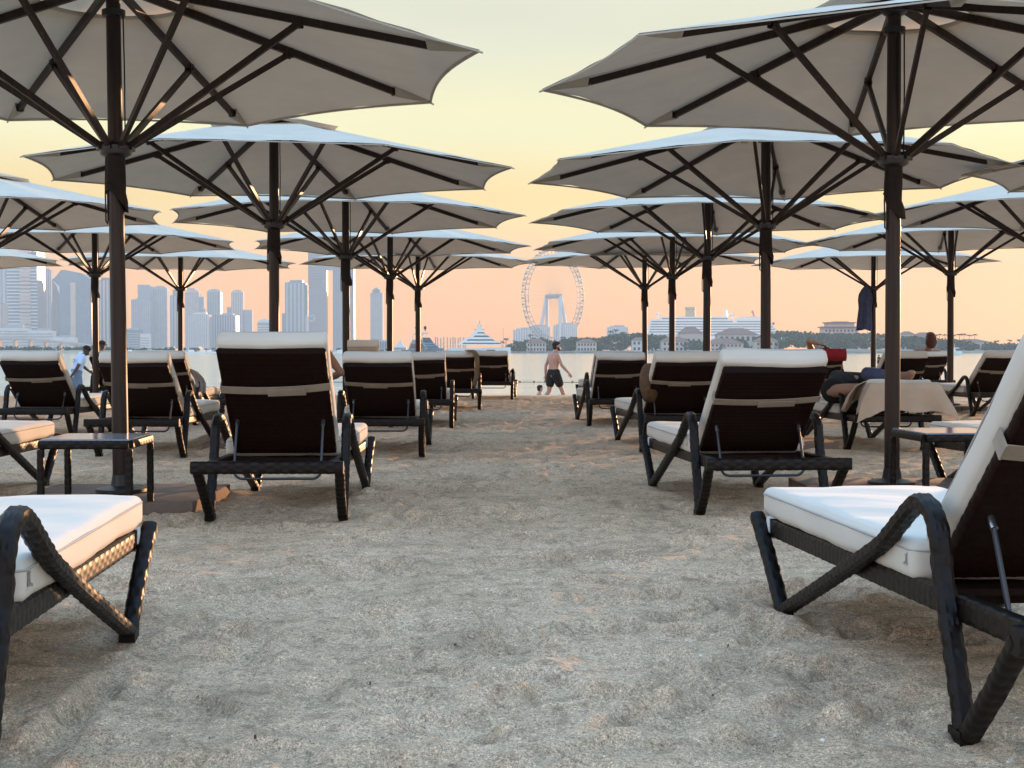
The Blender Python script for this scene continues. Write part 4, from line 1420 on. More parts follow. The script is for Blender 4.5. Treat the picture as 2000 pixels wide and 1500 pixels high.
def palm(p, q, d, group, label, n=13):
    h = hz(q, d) - GROUND
    t = thing('palm_tree', label, 'palm tree', (bx(p, d), d, GROUND), random.random() * 6, group)
    g = MB(); g.tube([(0, 0, 0), (.2, 0, h * .4), (.35, 0, h * .75), (.3, 0, h)], [.36, .28, .24, .22], 7); part('trunk', g, TRUNK, t, True)
    g = MB()
    for k in range(n):
        a = 2 * PI * k / n + random.uniform(-.2, .2)
        L_ = random.uniform(2.4, 3.3)
        el = random.uniform(-.1, .9)
        prev = None
        rows = []
        for i in range(6):
            q_ = i / 5
            r = L_ * q_ * math.cos(el * (1 - q_))
            z = h + L_ * math.sin(el) * q_ - 1.9 * q_ ** 2
            wd = .42 * math.sin(PI * (.12 + .86 * q_)) + .04
            c = Vector((.3 + r * math.cos(a), r * math.sin(a), z))
            s_ = Vector((-math.sin(a), math.cos(a), -.5))
            rows.append([tuple(c - s_ * wd), tuple(c + Vector((0, 0, .12))), tuple(c + Vector((math.sin(a), -math.cos(a), -.5)) * -wd * -1)])
        g.grid(np.array(rows))
    part('crown', g, LEAF, t)
for lab, p, q in (('palm at the left of the clump before the flat topped hotel', 1192, 648), ('tallest palm of the clump before the flat topped hotel', 1203, 645), ('palm at the right of the clump before the flat topped hotel', 1217, 650)):
    palm(p, q, 1165, 'palms by the flat topped hotel', lab)
for k, p in enumerate((1826, 1835, 1846, 1862, 1873, 1883, 1892, 1903)):
    palm(p, 654 + random.uniform(-1, 1.5), 1300, 'palms on the right skyline', ORD[k] + ' from left of the tiny palms above the right shore roofs')
for lab, p, q in (('tiny palm above the far shore just left of the near right lounger back', 1990, 664), ('bushy tiny palm at the right end of the far shore', 1972, 665), ('lone tiny palm right of the small motor boat', 1945, 667)):
    palm(p, q, 1250, 'palms at the right end of the shore', lab)
for lab, p, q in (('small palm directly behind the thin sailing mast', 981, 668), ('small palm above the bow tip of the large white yacht', 988, 662)):
    palm(p, q, 1180, 'palms by the white yacht\'s bow', lab)
for lab, p, q in (('dark palm under the left rim of the wheel', 1037, 655), ('small palm at the left end of the dark tree belt', 1008, 667), ('dark palm right of the wheel\'s middle legs', 1100, 659)):
    palm(p, q, 1160, 'palms below the wheel', lab)
for k, (p, q) in enumerate(((172, 681), (262, 683), (285, 681), (298, 682), (402, 682), (418, 681))):
    palm(p, q, 1135, 'palms along the quay', ORD[k] + ' from left of the short palms on the quay below the towers', 9)

# slim piles of a far jetty between the two yachts
d = 1125
t = thing('jetty', 'far jetty with a row of tan upright piles between the two yachts', 'jetty', (bx(880, d), d, WATER_Z))
g = MB(); g.box((0, 0, 1.8), (bx(925, d) - bx(840, d), 3, .6)); part('deck', g, CONC, t)
for k, p in enumerate((851, 855, 861, 867, 874, 880, 885, 889, 895, 899, 905, 909)):
    g = MB(); g.box((bx(p, d) - bx(880, d), -1.0, (hz(658 + (k % 3), d) - WATER_Z) / 2), (.95, .95, hz(658 + (k % 3), d) - WATER_Z)); part('pile', g, STONE_WARM, t)

# ------------------------------------------------------------------ yachts and boats
def loft(mb, sections):
    """sections: list of (x, [(y, z), ...]) half outlines from keel to deck, mirrored"""
    rows = []
    for x, pts in sections:
        full = [(x, -y, z) for y, z in pts[::-1]] + [(x, y, z) for y, z in pts]
        rows.append(full)
    base = mb.n
    mb.grid(np.array(rows))
    n = len(rows[0])
    mb.f.append(tuple(base + k for k in range(n)))
    mb.f.append(tuple(base + (len(rows) - 1) * n + k for k in range(n - 1, -1, -1)))
    # deck
    for i in range(len(rows) - 1):
        mb.f.append((base + i * n, base + (i + 1) * n, base + (i + 1) * n + n - 1, base + i * n + n - 1))

def hull(L, B, H, flare=1.0):
    g = MB()
    S = []
    for k in range(13):
        q = k / 12
        x = -L / 2 + L * q
        f = 1 if q < .45 else max(.02, 1 - ((q - .45) / .55) ** 2.1)
        rise = H * (1 + .28 * max(0, q - .3))
        bow = max(0, q - .9) * 10
        xs = x
        S.append((xs, [(.02, -.5), (B / 2 * f * .78, -.2), (B / 2 * f * .93, H * .45), (B / 2 * f, rise)]))
    loft(g, S)
    return g
# large white yacht, bow to the right
d = 900
t = thing('large_yacht', 'large white tiered motor yacht with its bow to the right', 'yacht', (bx(937, d), d, WATER_Z), R(4))
Lh = bx(997, d) - bx(876, d)
part('hull', hull(Lh, 7.5, 3.6), HULL, t, True)
zz = lambda q: hz(q, d) - WATER_Z
def tier(a, b_, q0, q1, w, rake_a=1.5, rake_b=3.0):
    X = lambda p: bx(p, d) - bx(937, d)
    g = MB()
    z0, z1 = zz(q0), zz(q1)
    V = []
    for z, ra, rb, ww in ((z0, 0, 0, w), (z1, rake_a, -rake_b, w * .9)):
        V += [(X(a) + ra, -ww / 2, z), (X(b_) + rb, -ww / 2, z), (X(b_) + rb, ww / 2, z), (X(a) + ra, ww / 2, z)]
    g.add(V, [(3, 2, 1, 0), (4, 5, 6, 7), (0, 1, 5, 4), (1, 2, 6, 5), (2, 3, 7, 6), (3, 0, 4, 7)])
    o = part('deck_house', g, HULL, t)
    g = MB()
    zm0, zm1 = z0 + (z1 - z0) * .30, z0 + (z1 - z0) * .68
    q0_, q1_ = .30, .68
    for s_ in (-1, 1):
        wa, wb = (w * (1 - .1 * q0_)) / 2 + .06, (w * (1 - .1 * q1_)) / 2 + .06
        xa0, xb0 = X(a) + rake_a * q0_ + 2.2, X(b_) - rake_b * q0_ - .2
        xa1, xb1 = X(a) + rake_a * q1_ + 2.6, X(b_) - rake_b * q1_ - .4
        V = [(xa0, s_ * wa, zm0), (xb0, s_ * wa, zm0), (xb1, s_ * wb, zm1), (xa1, s_ * wb, zm1), (xa0, s_ * (wa - .2), zm0), (xb0, s_ * (wa - .2), zm0), (xb1, s_ * (wb - .2), zm1), (xa1, s_ * (wb - .2), zm1)]
        g.add(V, [(0, 1, 2, 3), (7, 6, 5, 4), (0, 4, 5, 1), (1, 5, 6, 2), (2, 6, 7, 3), (3, 7, 4, 0)])
    part('window_band', g, BLACK_GLASS, o)
tier(893, 984, 673.5, 667.5, 6.2, 2.0, 4.0)
tier(902, 972, 667.5, 660.5, 5.4, 2.2, 4.5)
tier(915, 962, 660.5, 653.0, 4.6, 2.2, 4.2)
tier(922, 951, 653.0, 647.2, 3.6, 1.5, 2.6)
X = lambda p: bx(p, d) - bx(937, d)
g = MB(); g.prism([(X(928), zz(647.2)), (X(944), zz(647.2)), (X(939), zz(639)), (X(935.5), zz(633)), (X(934.5), zz(633)), (X(933), zz(640))], -.5, .5, 'y'); part('radar_mast', g, HULL, t)
g = MB(); g.tube([(X(936.5), 0, zz(634)), (X(936.5), 0, zz(626))], .12, 6); g.box((X(936), 0, zz(643.5)), (bx(950, d) - bx(928, d), .5, .25)); g.box((X(936), 0, zz(637)), (bx(941, d) - bx(931, d), .4, .2)); part('antenna', g, DARK_METAL, t)
for p, q in ((930.5, 628.5), (941, 632.5)):
    g = MB(); g.ball((X(p), 0, zz(q)), .62); g.tube([(X(p), 0, zz(q) - .5), (X(936), 0, zz(641))], .12, 6); part('radar_dome', g, HULL, t, True)
g = MB()
for s_ in (-1, 1):
    for (a, b_, z_) in ((-9, 2, 1.9), (4.0, 9.5, 2.3)):
        g.box(((a + b_) / 2, s_ * (3.62 if b_ < 3 else 3.3), z_), (b_ - a, .12, .75))
part('hull_window', g, BLACK_GLASS, t)
g = MB()
for s_ in (-1, 1):
    g.tube([(X(955), s_ * 3.2, zz(672)), (X(980), s_ * 2.0, zz(671.0)), (X(995), s_ * .35, zz(669.5))], .07, 5)
g.tube([(X(996), 0, zz(674)), (X(997.5), 0, zz(670))], .1, 5)
part('bow_rail', g, METAL, t)
g = MB(); g.box((X(885), 0, 3.6), (9, 6.4, .3)); g.box((X(884), 0, 6.2), (8, 6.0, .18))
for p in (881, 888):
    for s_ in (-1, 1):
        g.tube([(X(p), s_ * 2.8, 3.6), (X(p), s_ * 2.8, 6.2)], .1, 6)
part('aft_deck', g, HULL, t)
# nearer grey motor yacht seen from its bow quarter
d = 470
t = thing('motor_yacht', 'grey flybridge motor yacht with two dark radar domes behind the farthest left pole', 'yacht', (bx(828, d), d + 8, WATER_Z), R(-52))
part('hull', hull(21, 5.6, 2.6), HULL_GREY, t, True)
g = MB()
def cabin(x0, x1, z0, z1, w, ra, rb, m_, nm, side=.0):
    g = MB()
    V = []
    for z, a_, b_, ww in ((z0, 0, 0, w), (z1, ra, -rb, w * .80)):
        V += [(x0 + a_, -ww / 2, z), (x1 + b_, -ww / 2, z), (x1 + b_, ww / 2, z), (x0 + a_, ww / 2, z)]
    g.add(V, [(3, 2, 1, 0), (4, 5, 6, 7), (0, 1, 5, 4), (1, 2, 6, 5), (2, 3, 7, 6), (3, 0, 4, 7)])
    return part(nm, g, m_, t)
cabin(-6.5, 5.5, 2.6, 4.9, 5.0, .6, 3.6, HULL_GREY, 'saloon')
g = MB()
# windscreen panes of the saloon and flybridge, proud of the cabin front
for (x0, x1, z0, z1, w0, w1) in ((5.28, 2.55, 2.85, 4.65, 4.6, 4.0),):
    for k in range(3):
        ya0, ya1 = -w0 / 2 + w0 * k / 3 + .08, -w0 / 2 + w0 * (k + 1) / 3 - .08
        yb0, yb1 = -w1 / 2 + w1 * k / 3 + .08, -w1 / 2 + w1 * (k + 1) / 3 - .08
        P_ = [(x0 + .05, ya0, z0), (x0 + .05, ya1, z0), (x1 + .05, yb1, z1), (x1 + .05, yb0, z1)]
        g = MB(); g.add(P_ + [(a - .12, b_, c - .06) for a, b_, c in P_], [(0, 1, 2, 3), (7, 6, 5, 4), (0, 4, 5, 1), (1, 5, 6, 2), (2, 6, 7, 3), (3, 7, 4, 0)])
        part('windscreen', g, BLACK_GLASS, t)
for s_ in (-1, 1):
    g = MB(); g.add([(-5.6, s_ * 2.47, 3.0), (3.2, s_ * 2.47, 3.0), (1.4, s_ * 2.16, 4.5), (-4.9, s_ * 2.16, 4.5), (-5.6, s_ * 2.3, 3.0), (3.2, s_ * 2.3, 3.0), (1.4, s_ * 2.0, 4.5), (-4.9, s_ * 2.0, 4.5)], [(0, 1, 2, 3), (7, 6, 5, 4), (0, 4, 5, 1), (1, 5, 6, 2), (2, 6, 7, 3), (3, 7, 4, 0)])
    part('side_window', g, BLACK_GLASS, t)
cabin(-5.5, 1.9, 4.9, 5.9, 4.0, .3, 1.2, HULL_GREY, 'flybridge')
g = MB(); g.add([(1.85, -1.8, 5.1), (1.85, 1.8, 5.1), (.4, 1.5, 6.6), (.4, -1.5, 6.6), (1.75, -1.8, 5.0), (1.75, 1.8, 5.0), (.3, 1.5, 6.5), (.3, -1.5, 6.5)], [(0, 1, 2, 3), (7, 6, 5, 4), (0, 4, 5, 1), (1, 5, 6, 2), (2, 6, 7, 3), (3, 7, 4, 0)]); part('windscreen', g, BLACK_GLASS, t)
for s_ in (-1, 1):
    g = MB(); g.tube([(-5.2, s_ * 1.9, 5.8), (-4.4, s_ * 1.8, 7.6), (-3.4, s_ * 1.5, 8.1), (-1.5, s_ * 1.4, 8.1), (.2, s_ * 1.5, 6.6)], .13, 8); part('arch_post', g, HULL, t, True)
g = MB(); g.box((-2.6, 0, 8.2), (3.4, 3.8, .16)); g.box((-2.6, 0, 8.75), (.22, 4.6, .10)); g.tube([(-2.6, -1.2, 8.2), (-2.6, -1.2, 8.75)], .06, 6); g.tube([(-2.6, 1.2, 8.2), (-2.6, 1.2, 8.75)], .06, 6); part('hardtop', g, HULL, t)
for s_ in (-1, 1):
    g = MB(); g.tube([(-2.6, s_ * 1.75, 8.8), (-2.6, s_ * 1.75, 9.4)], .12, 8); g.ball((-2.6, s_ * 1.75, 9.9), (.55, .55, .65)); part('radar_dome', g, DARK_METAL, t, True)
g = MB()
for s_ in (-1, 1):
    g.tube([(3, s_ * 2.7, 3.0), (3, s_ * 2.7, 3.9), (8, s_ * 1.7, 4.0), (10.3, 0.05 * s_, 4.1)], .045, 6)
part('bow_rail', g, METAL, t)
# thin sailing mast boat right of the yacht bow
d = 1000
t = thing('sailing_boat', 'sailing boat reduced to a thin tall mast ahead of the white yacht', 'sailboat', (bx(983, d), d, WATER_Z), R(20))
part('hull', hull(11, 3, 1.2), HULL, t, True)
g = MB(); g.lathe([(.12, 1), (.07, hz(640, d) - WATER_Z)], 8); part('mast', g, STEEL_PAINT, t)
g = MB(); g.tube([(0, 0, 2.2), (-4.2, 0, 2.1)], .1, 6); part('boom', g, STEEL_PAINT, t)
# small white motor boat heading this way
d = 700
t = thing('motor_boat', 'small white cabin boat on the golden water at the far right', 'boat', (bx(1867, d), d, WATER_Z), R(-68))
part('hull', hull(9, 4.0, 1.5), HULL, t, True)
g = MB(); g.box((-.6, 0, 2.4), (4.2, 3.2, 2.0), taper=.82); part('cabin', g, HULL, t)
g = MB(); g.box((1.47, 0, 2.7), (.2, 2.5, .9), Euler((0, R(-10), 0))); part('windscreen', g, BLACK_GLASS, t)
g = MB(); g.box((-.8, 0, 3.75), (2.8, 2.6, .14)); g.box((-.9, 0, 3.5), (1.8, 2.2, .5)); part('cabin_roof', g, HULL, t)
g = MB(); g.tube([(-1.2, 0, 3.8), (-1.2, 0, 5.6)], .07, 6); g.box((-1.2, 0, 4.6), (.2, 1.6, .08)); part('mast', g, HULL, t)
# float line
d = 107
t = thing('float_line', 'rope with small dark floats marking the swimming area', 'float line', (0, d, WATER_Z))
g = MB(); g.tube([(x, .2 * math.sin(x), .02) for x in np.linspace(-14, 14, 57)], .018, 5); part('rope', g, ROPE, t)
for k in range(-13, 14):
    g = MB(); g.ball((k * .98 + .62 + random.uniform(-.1, .1), .2 * math.sin(k), .05), (.10, .10, .07), 8, 6); part('float', g, DARK_METAL, t, True)

# ------------------------------------------------------------------ people
SKIN_PALE = mat('pale_skin', (0.36, 0.20, 0.145), rough=0.55, spec=0.35, noise=(9, 0.10))
SKIN_TAN = mat('tan_skin', (0.30, 0.16, 0.105), rough=0.55, spec=0.35, noise=(9, 0.12))
SKIN_DARK = mat('dark_skin', (0.055, 0.032, 0.024), rough=0.5, spec=0.35, noise=(9, 0.12))
HAIR_BLACK = mat('black_hair', (0.010, 0.008, 0.007), rough=0.6, noise=(60, .5), bump=(90, .8, .006))
HAIR_RED = mat('red_brown_hair', (0.085, 0.022, 0.010), rough=0.6, noise=(60, .5), bump=(90, .8, .006))
CLOTH_BLACK = mat('black_cloth', (0.012, 0.011, 0.011), rough=0.9, noise=(20, .3), bump=(30, .5, .01))
CLOTH_BLUE = mat('pale_blue_cloth', (0.40, 0.52, 0.72), rough=0.9, noise=(6, .12), bump=(22, .6, .012))
CLOTH_NAVY = mat('navy_cloth', (0.055, 0.065, 0.12), rough=0.9, noise=(8, .3), bump=(22, .6, .012))
CLOTH_DENIM = mat('denim_cloth', (0.13, 0.20, 0.29), rough=0.9, noise=(20, .3))
CLOTH_GREEN = mat('dark_green_cloth', (0.03, 0.05, 0.025), rough=0.9)
CLOTH_RED = mat('red_towel_cloth', (0.24, 0.010, 0.014), rough=0.95, noise=(9, .2), bump=(300, .6, .004))
CLOTH_BROWN = mat('brown_cloth', (0.20, 0.125, 0.065), rough=0.95, noise=(9, .3), bump=(40, .5, .006))
CLOTH_GREY = mat('grey_towel_cloth', (0.42, 0.38, 0.36), rough=0.95, noise=(9, .15), bump=(200, .5, .004))
BAG = mat('woven_straw_bag', (0.13, 0.07, 0.035), rough=0.75, noise=(30, .4), bump=(70, .8, .006))
INK = mat('dark_print', (0.02, 0.03, 0.06), rough=0.8)

def fused(mb, name, m, voxel=0.009, smooth=6):
    """melts overlapping shapes into one continuous skin"""
    me = mb.mesh(name + '_raw')
    o = bpy.data.objects.new(name + '_raw', me)
    COL.objects.link(o)
    r_ = o.modifiers.new('r', 'REMESH'); r_.mode = 'VOXEL'; r_.voxel_size = voxel
    s_ = o.modifiers.new('s', 'SMOOTH'); s_.iterations = smooth; s_.factor = .5
    dg = bpy.context.evaluated_depsgraph_get()
    out = bpy.data.meshes.new_from_object(o.evaluated_get(dg))
    out.name = name
    bpy.data.objects.remove(o)
    bpy.data.meshes.remove(me)
    out.materials.clear()
    out.materials.append(m)
    out.shade_smooth()
    return out

def ell(mb, c, ax_, r, n=16, m=11, keep=None):
    """ellipsoid with axes (forward, side, up)"""
    g2 = MB(); g2.ball((0, 0, 0), r, n, m)
    V = np.concatenate(g2.v)
    A = np.array([list(a) for a in ax_])
    W = V @ A + np.array(list(c))
    mb.add(W, g2.f)

def limb(mb, pts, rad, n=12):
    P, Q = [Vector(p) for p in pts], []
    mb.tube(P, rad, n)
    for p, r in zip(P, rad):
        mb.ball(p, r, n, 8)

def V3(*a):
    return Vector(a)

def frame(f, u):
    f, u = Vector(f).normalized(), Vector(u).normalized()
    s_ = u.cross(f).normalized()       # left side
    return f, s_, f.cross(s_).normalized()

def hand(mb, wrist, tip, palm_n, sc=1.0):
    """palm, four curled fingers of different length and a thumb off its side"""
    w, t_ = Vector(wrist), Vector(tip)
    f = (t_ - w).normalized()
    n_ = Vector(palm_n).normalized()
    s_ = f.cross(n_).normalized()
    n_ = s_.cross(f).normalized()
    pc = w + f * .05 * sc
    ell(mb, pc, (f, s_, n_), (.055 * sc, .040 * sc, .018 * sc), 12, 8)
    for k, L_ in zip((-1.5, -.5, .5, 1.5), (.060, .078, .085, .072)):
        b0 = w + f * .092 * sc + s_ * k * .0195 * sc
        b1 = b0 + (f * .9 - n_ * .35).normalized() * L_ * .55 * sc
        b2 = b1 + (f * .45 - n_ * .85).normalized() * L_ * .5 * sc
        mb.tube([b0 - f * .02 * sc, b0, b1, b2], [.0095 * sc, .0095 * sc, .0085 * sc, .007 * sc], 8)
    b0 = w + f * .035 * sc + s_ * .034 * sc
    b1 = b0 + (f * .7 + s_ * .7 - n_ * .2).normalized() * .04 * sc
    b2 = b1 + (f * .9 + s_ * .1 - n_ * .35).normalized() * .032 * sc
    mb.tube([b0 - s_ * .02 * sc, b0, b1, b2], [.012 * sc, .011 * sc, .010 * sc, .008 * sc], 8)

def person(label, loc, rz, J, skin, hair=None, top=None, bottom=None, sc=1.0, voxel=0.010, beard=False, cap=None, cat='person', bottom_len=.55, group=None, sleeve=.55, fem=1.0):
    """J: joints in local metres; shoulders and hips come as (left, right) pairs"""
    t = thing('person', label, cat, loc, rz, group)
    g = MB()
    hl, hr = V3(*J['hips'][0]), V3(*J['hips'][1])
    sl, sr = V3(*J['shoulders'][0]), V3(*J['shoulders'][1])
    ph, cs = (hl + hr) / 2, (sl + sr) / 2
    up = (cs - ph).normalized()
    def torso(mb, e):
        for a, b_ in ((hl, sl), (hr, sr)):
            i = a * .78 + ph * .22
            j = b_ * .55 + cs * .45 - up * .09 * sc
            m_ = (i + j) / 2 + (ph + cs - i - j) * .10
            limb(mb, [i, m_, j], [(.105 + e) * sc, (.092 + e) * sc, (.105 + e) * sc])
        limb(mb, [sl * .8 + cs * .2, cs - up * .03 * sc, sr * .8 + cs * .2], [(.058 + e) * sc, (.078 + e) * sc, (.058 + e) * sc])
        limb(mb, [cs - up * .12 * sc, cs - up * .3 * sc, ph], [(.105 + e) * sc, (.098 + e) * sc, (.10 + e) * sc])
    torso(g, 0)
    hf, hs, hu = frame(J['face'], J.get('head_up', (0, 0, 1)))
    hc = V3(*J['head'])
    limb(g, [cs, hc - hu * .07 * sc], [.058 * sc, .052 * sc])
    ell(g, hc + hu * .025 * sc - hf * .012 * sc, (hf, hs, hu), (.098 * sc, .076 * sc, .098 * sc))
    ell(g, hc - hu * .055 * sc + hf * .022 * sc, (hf, hs, hu), (.070 * sc, .058 * sc, .065 * sc))
    ell(g, hc + hf * .094 * sc - hu * .012 * sc, (hf, hs, hu), (.020 * sc, .012 * sc, .024 * sc), 8, 6)     # nose
    ell(g, hc + hf * .084 * sc - hu * .056 * sc, (hf, hs, hu), (.014 * sc, .024 * sc, .010 * sc), 8, 6)     # lips
    ell(g, hc + hf * .080 * sc + hu * .026 * sc, (hf, hs, hu), (.016 * sc, .048 * sc, .010 * sc), 8, 6)     # brow
    for q in (-1, 1):
        ell(g, hc + hs * q * .078 * sc - hf * .008 * sc - hu * .005 * sc, (hf, hs, hu), (.020 * sc, .012 * sc, .032 * sc), 8, 6)
    for k, (s_, h_) in enumerate(((sl, hl), (sr, hr))):
        el_, wr = V3(*J['elbows'][k]), V3(*J['wrists'][k])
        limb(g, [s_, s_ * .5 + el_ * .5, el_, el_ * .65 + wr * .35, wr], [.058 * sc, .050 * sc, .041 * sc, .042 * sc, .027 * sc])
        ht = V3(*J['hands'][k]) if 'hands' in J else wr + (wr - el_).normalized() * .15 * sc
        hand(g, wr, ht, J.get('palm', (0, 0, -1)), sc)
        kn, an = V3(*J['knees'][k]), V3(*J['ankles'][k])
        limb(g, [h_, h_ * .5 + kn * .5, kn, kn * .65 + an * .35, an], [.095 * sc, .078 * sc, .056 * sc, .056 * sc, .036 * sc])
        to = V3(*J['toes'][k])
        limb(g, [an - V3(0, 0, .01), (an + to) / 2, to], [.036 * sc, .036 * sc, .028 * sc], 8)
    link('body', fused(g, 'body', skin, voxel), t)
    # eyes
    g = MB()
    for q in (-1, 1):
        ell(g, hc + hf * .081 * sc + hs * q * .031 * sc + hu * .010 * sc, (hf, hs, hu), (.012 * sc, .013 * sc, .008 * sc), 8, 6)
    tag(part('eyes', g, INK, t, True), kind='stuff')
    if hair:
        g = MB()
        ell(g, hc + hu * .045 * sc - hf * .030 * sc, (hf, hs, hu), (.096 * sc, .086 * sc, .090 * sc))
        ell(g, hc + hu * .075 * sc + hf * .020 * sc, (hf, hs, hu), (.075 * sc, .074 * sc, .050 * sc))
        ell(g, hc - hu * .02 * sc - hf * .055 * sc, (hf, hs, hu), (.060 * sc, .074 * sc, .072 * sc))
        if J.get('long_hair'):
            ell(g, hc - hu * .02 * sc - hf * .06 * sc, (hf, hs, hu), (.085 * sc, .10 * sc, .12 * sc))
        link('hair', fused(g, 'hair', hair, .008, 3), t)
    if beard:
        g = MB()
        ell(g, hc - hu * .088 * sc + hf * .045 * sc, (hf, hs, hu), (.050 * sc, .050 * sc, .036 * sc))
        for q in (-1, 1):
            ell(g, hc - hu * .055 * sc + hs * q * .050 * sc + hf * .018 * sc, (hf, hs, hu), (.040 * sc, .018 * sc, .045 * sc), 10, 8)
        link('beard', fused(g, 'beard', hair, .008, 3), t)
    if cap:
        g = MB()
        ell(g, hc + hu * .055 * sc - hf * .012 * sc, (hf, hs, hu), (.108 * sc, .090 * sc, .080 * sc))
        c_ = link('cap', fused(g, 'cap', cap, .008, 3), t)
        g = MB()
        rows = []
        for q in np.linspace(-1, 1, 9):
            a = hc + hf * .085 * sc + hs * q * .075 * sc + hu * (.045 - .012 * q * q) * sc
            b_ = hc + hf * (.185 - .05 * q * q) * sc + hs * q * .075 * sc + hu * (.032 - .020 * q * q) * sc
            rows.append([tuple(a + hu * .004), tuple(b_ + hu * .003), tuple(b_ - hu * .003), tuple(a - hu * .004)])
        g.grid(np.array(rows)); part('brim', g, cap, c_, True)
    if top:
        g = MB(); torso(g, .020)
        for k, s_ in enumerate((sl, sr)):
            el_ = V3(*J['elbows'][k]); e2 = s_ + (el_ - s_) * sleeve
            limb(g, [s_, (s_ + e2) / 2, e2], [.072 * sc, .072 * sc, .066 * sc])
        link('shirt', fused(g, 'shirt', top, voxel, 5), t)
    if bottom:
        g = MB()
        limb(g, [hl * .8 + ph * .2 + up * .06 * sc, hr * .8 + ph * .2 + up * .06 * sc], [.124 * sc, .124 * sc])
        for k, h_ in enumerate((hl, hr)):
            kn, an = V3(*J['knees'][k]), V3(*J['ankles'][k])
            if bottom_len <= 1:
                e2 = h_ + (kn - h_) * bottom_len
                limb(g, [h_, (h_ + e2) / 2, e2], [.126 * sc, .122 * sc, .110 * sc])
            else:
                limb(g, [h_, (h_ + kn) / 2, kn, an], [.112 * sc, .098 * sc, .075 * sc, .060 * sc])
        link('shorts' if bottom_len <= 1 else 'trousers', fused(g, 'shorts', bottom, voxel, 5), t)
    return t

# walking man, seen three quarters from behind, striding to the right
J = dict(hips=((-.02, .10, .93), (.02, -.10, .93)), shoulders=((-.01, .185, 1.44), (.03, -.185, 1.43)), head=(.085, -.01, 1.665), face=(1, -.05, .02),
         elbows=((-.11, .25, 1.16), (.13, -.25, 1.16)), wrists=((-.12, .25, .91), (.31, -.27, .97)), hands=((-.10, .25, .74), (.42, -.27, .83)), palm=(0, -1, 0),
         knees=((-.09, .09, .50), (.20, -.09, .52)), ankles=((-.36, .09, .14), (.36, -.09, .09)), toes=((-.24, .09, .04), (.56, -.09, .05)))
person('shirtless bearded man in black shorts walking to the right along the water edge', (1.075, 37.0, -0.76), R(22), J, SKIN_PALE, HAIR_BLACK, None, CLOTH_BLACK, 1.0, .008, True)
# child sitting low on the sand by his feet
J = dict(hips=((-.03, .07, .10), (-.03, -.07, .10)), shoulders=((-.03, .11, .38), (-.03, -.11, .38)), head=(.0, 0, .52), face=(1, .25, 0),
         elbows=((.06, .15, .24), (.06, -.15, .24)), wrists=((.17, .12, .22), (.17, -.12, .22)), palm=(0, 0, 1),
         knees=((.24, .10, .22), (.24, -.10, .22)), ankles=((.36, .09, .05), (.36, -.09, .05)), toes=((.45, .09, .03), (.45, -.09, .03)))
person('small dark haired child of whom only the head shows over the sand', (.72, 36.6, -0.70), R(10), J, SKIN_PALE, HAIR_BLACK, None, CLOTH_NAVY, .72, .010)
# attendant in pale blue shirt
J = dict(hips=((-.04, .10, .86), (-.02, -.10, .86)), shoulders=((.10, .19, 1.30), (.10, -.19, 1.29)), head=(.24, .02, 1.44), face=(1, .1, -.45), head_up=(.45, 0, 1),
         elbows=((.18, .24, 1.06), (-.05, -.27, 1.02)), wrists=((.34, .22, .92), (-.22, -.30, .78)), hands=((.46, .2, .86), (-.30, -.31, .66)), palm=(0, 1, 0),
         knees=((.02, .10, .46), (.05, -.10, .46)), ankles=((-.04, .10, .08), (.0, -.10, .08)), toes=((.16, .11, .04), (.2, -.1, .04)))
t_ = person('attendant in a pale blue printed T-shirt and black cap bending over at the left', (-10.92, 36.0, -0.655), R(28), J, SKIN_DARK, None, CLOTH_BLUE, CLOTH_DENIM, 1.0, .009, False, CLOTH_BLACK, bottom_len=1.5)
g = MB()
# print across the back of the shirt: a curl and one short line
g.tube([(-.085 + .035 * q, -.02 + .10 * math.cos(a), 1.205 + .028 * math.sin(a)) for q, a in zip(np.linspace(0, .3, 9), np.linspace(.4, PI + .9, 9))], .006, 5)
g.tube([(-.085, -.12, 1.165), (-.088, .02, 1.163), (-.085, .10, 1.166)], .006, 5)
tag(part('shirt_print', g, INK, t_), kind='stuff')
# another in the same shirt behind the pole
J = dict(hips=((0, .10, .92), (0, -.10, .92)), shoulders=((.02, .19, 1.42), (.02, -.19, 1.42)), head=(.06, 0, 1.63), face=(1, .2, -.1),
         elbows=((.02, .25, 1.14), (.10, -.24, 1.15)), wrists=((.12, .24, .92), (.28, -.18, 1.02)), palm=(0, 1, 0),
         knees=((.03, .10, .49), (.05, -.10, .49)), ankles=((-.02, .10, .08), (.02, -.10, .08)), toes=((.18, .11, .04), (.22, -.1, .04)))
person('second attendant in pale blue, mostly hidden by a left umbrella pole', (-10.50, 36.6, -0.71), R(60), J, SKIN_DARK, None, CLOTH_BLUE, CLOTH_DENIM, 1.0, .009, False, CLOTH_BLACK, bottom_len=1.5)

def lounger_point(i, p):
    x, y, yaw = LOUNGERS[i][:3]
    ox, oy, a = lounger_frame(x, y, yaw)
    return (ox + p[0] * math.cos(a) - p[1] * math.sin(a), oy + p[0] * math.sin(a) + p[1] * math.cos(a), float(beach_z(y)) + p[2])
def lounger_yaw(i):
    return R(LOUNGERS[i][2])

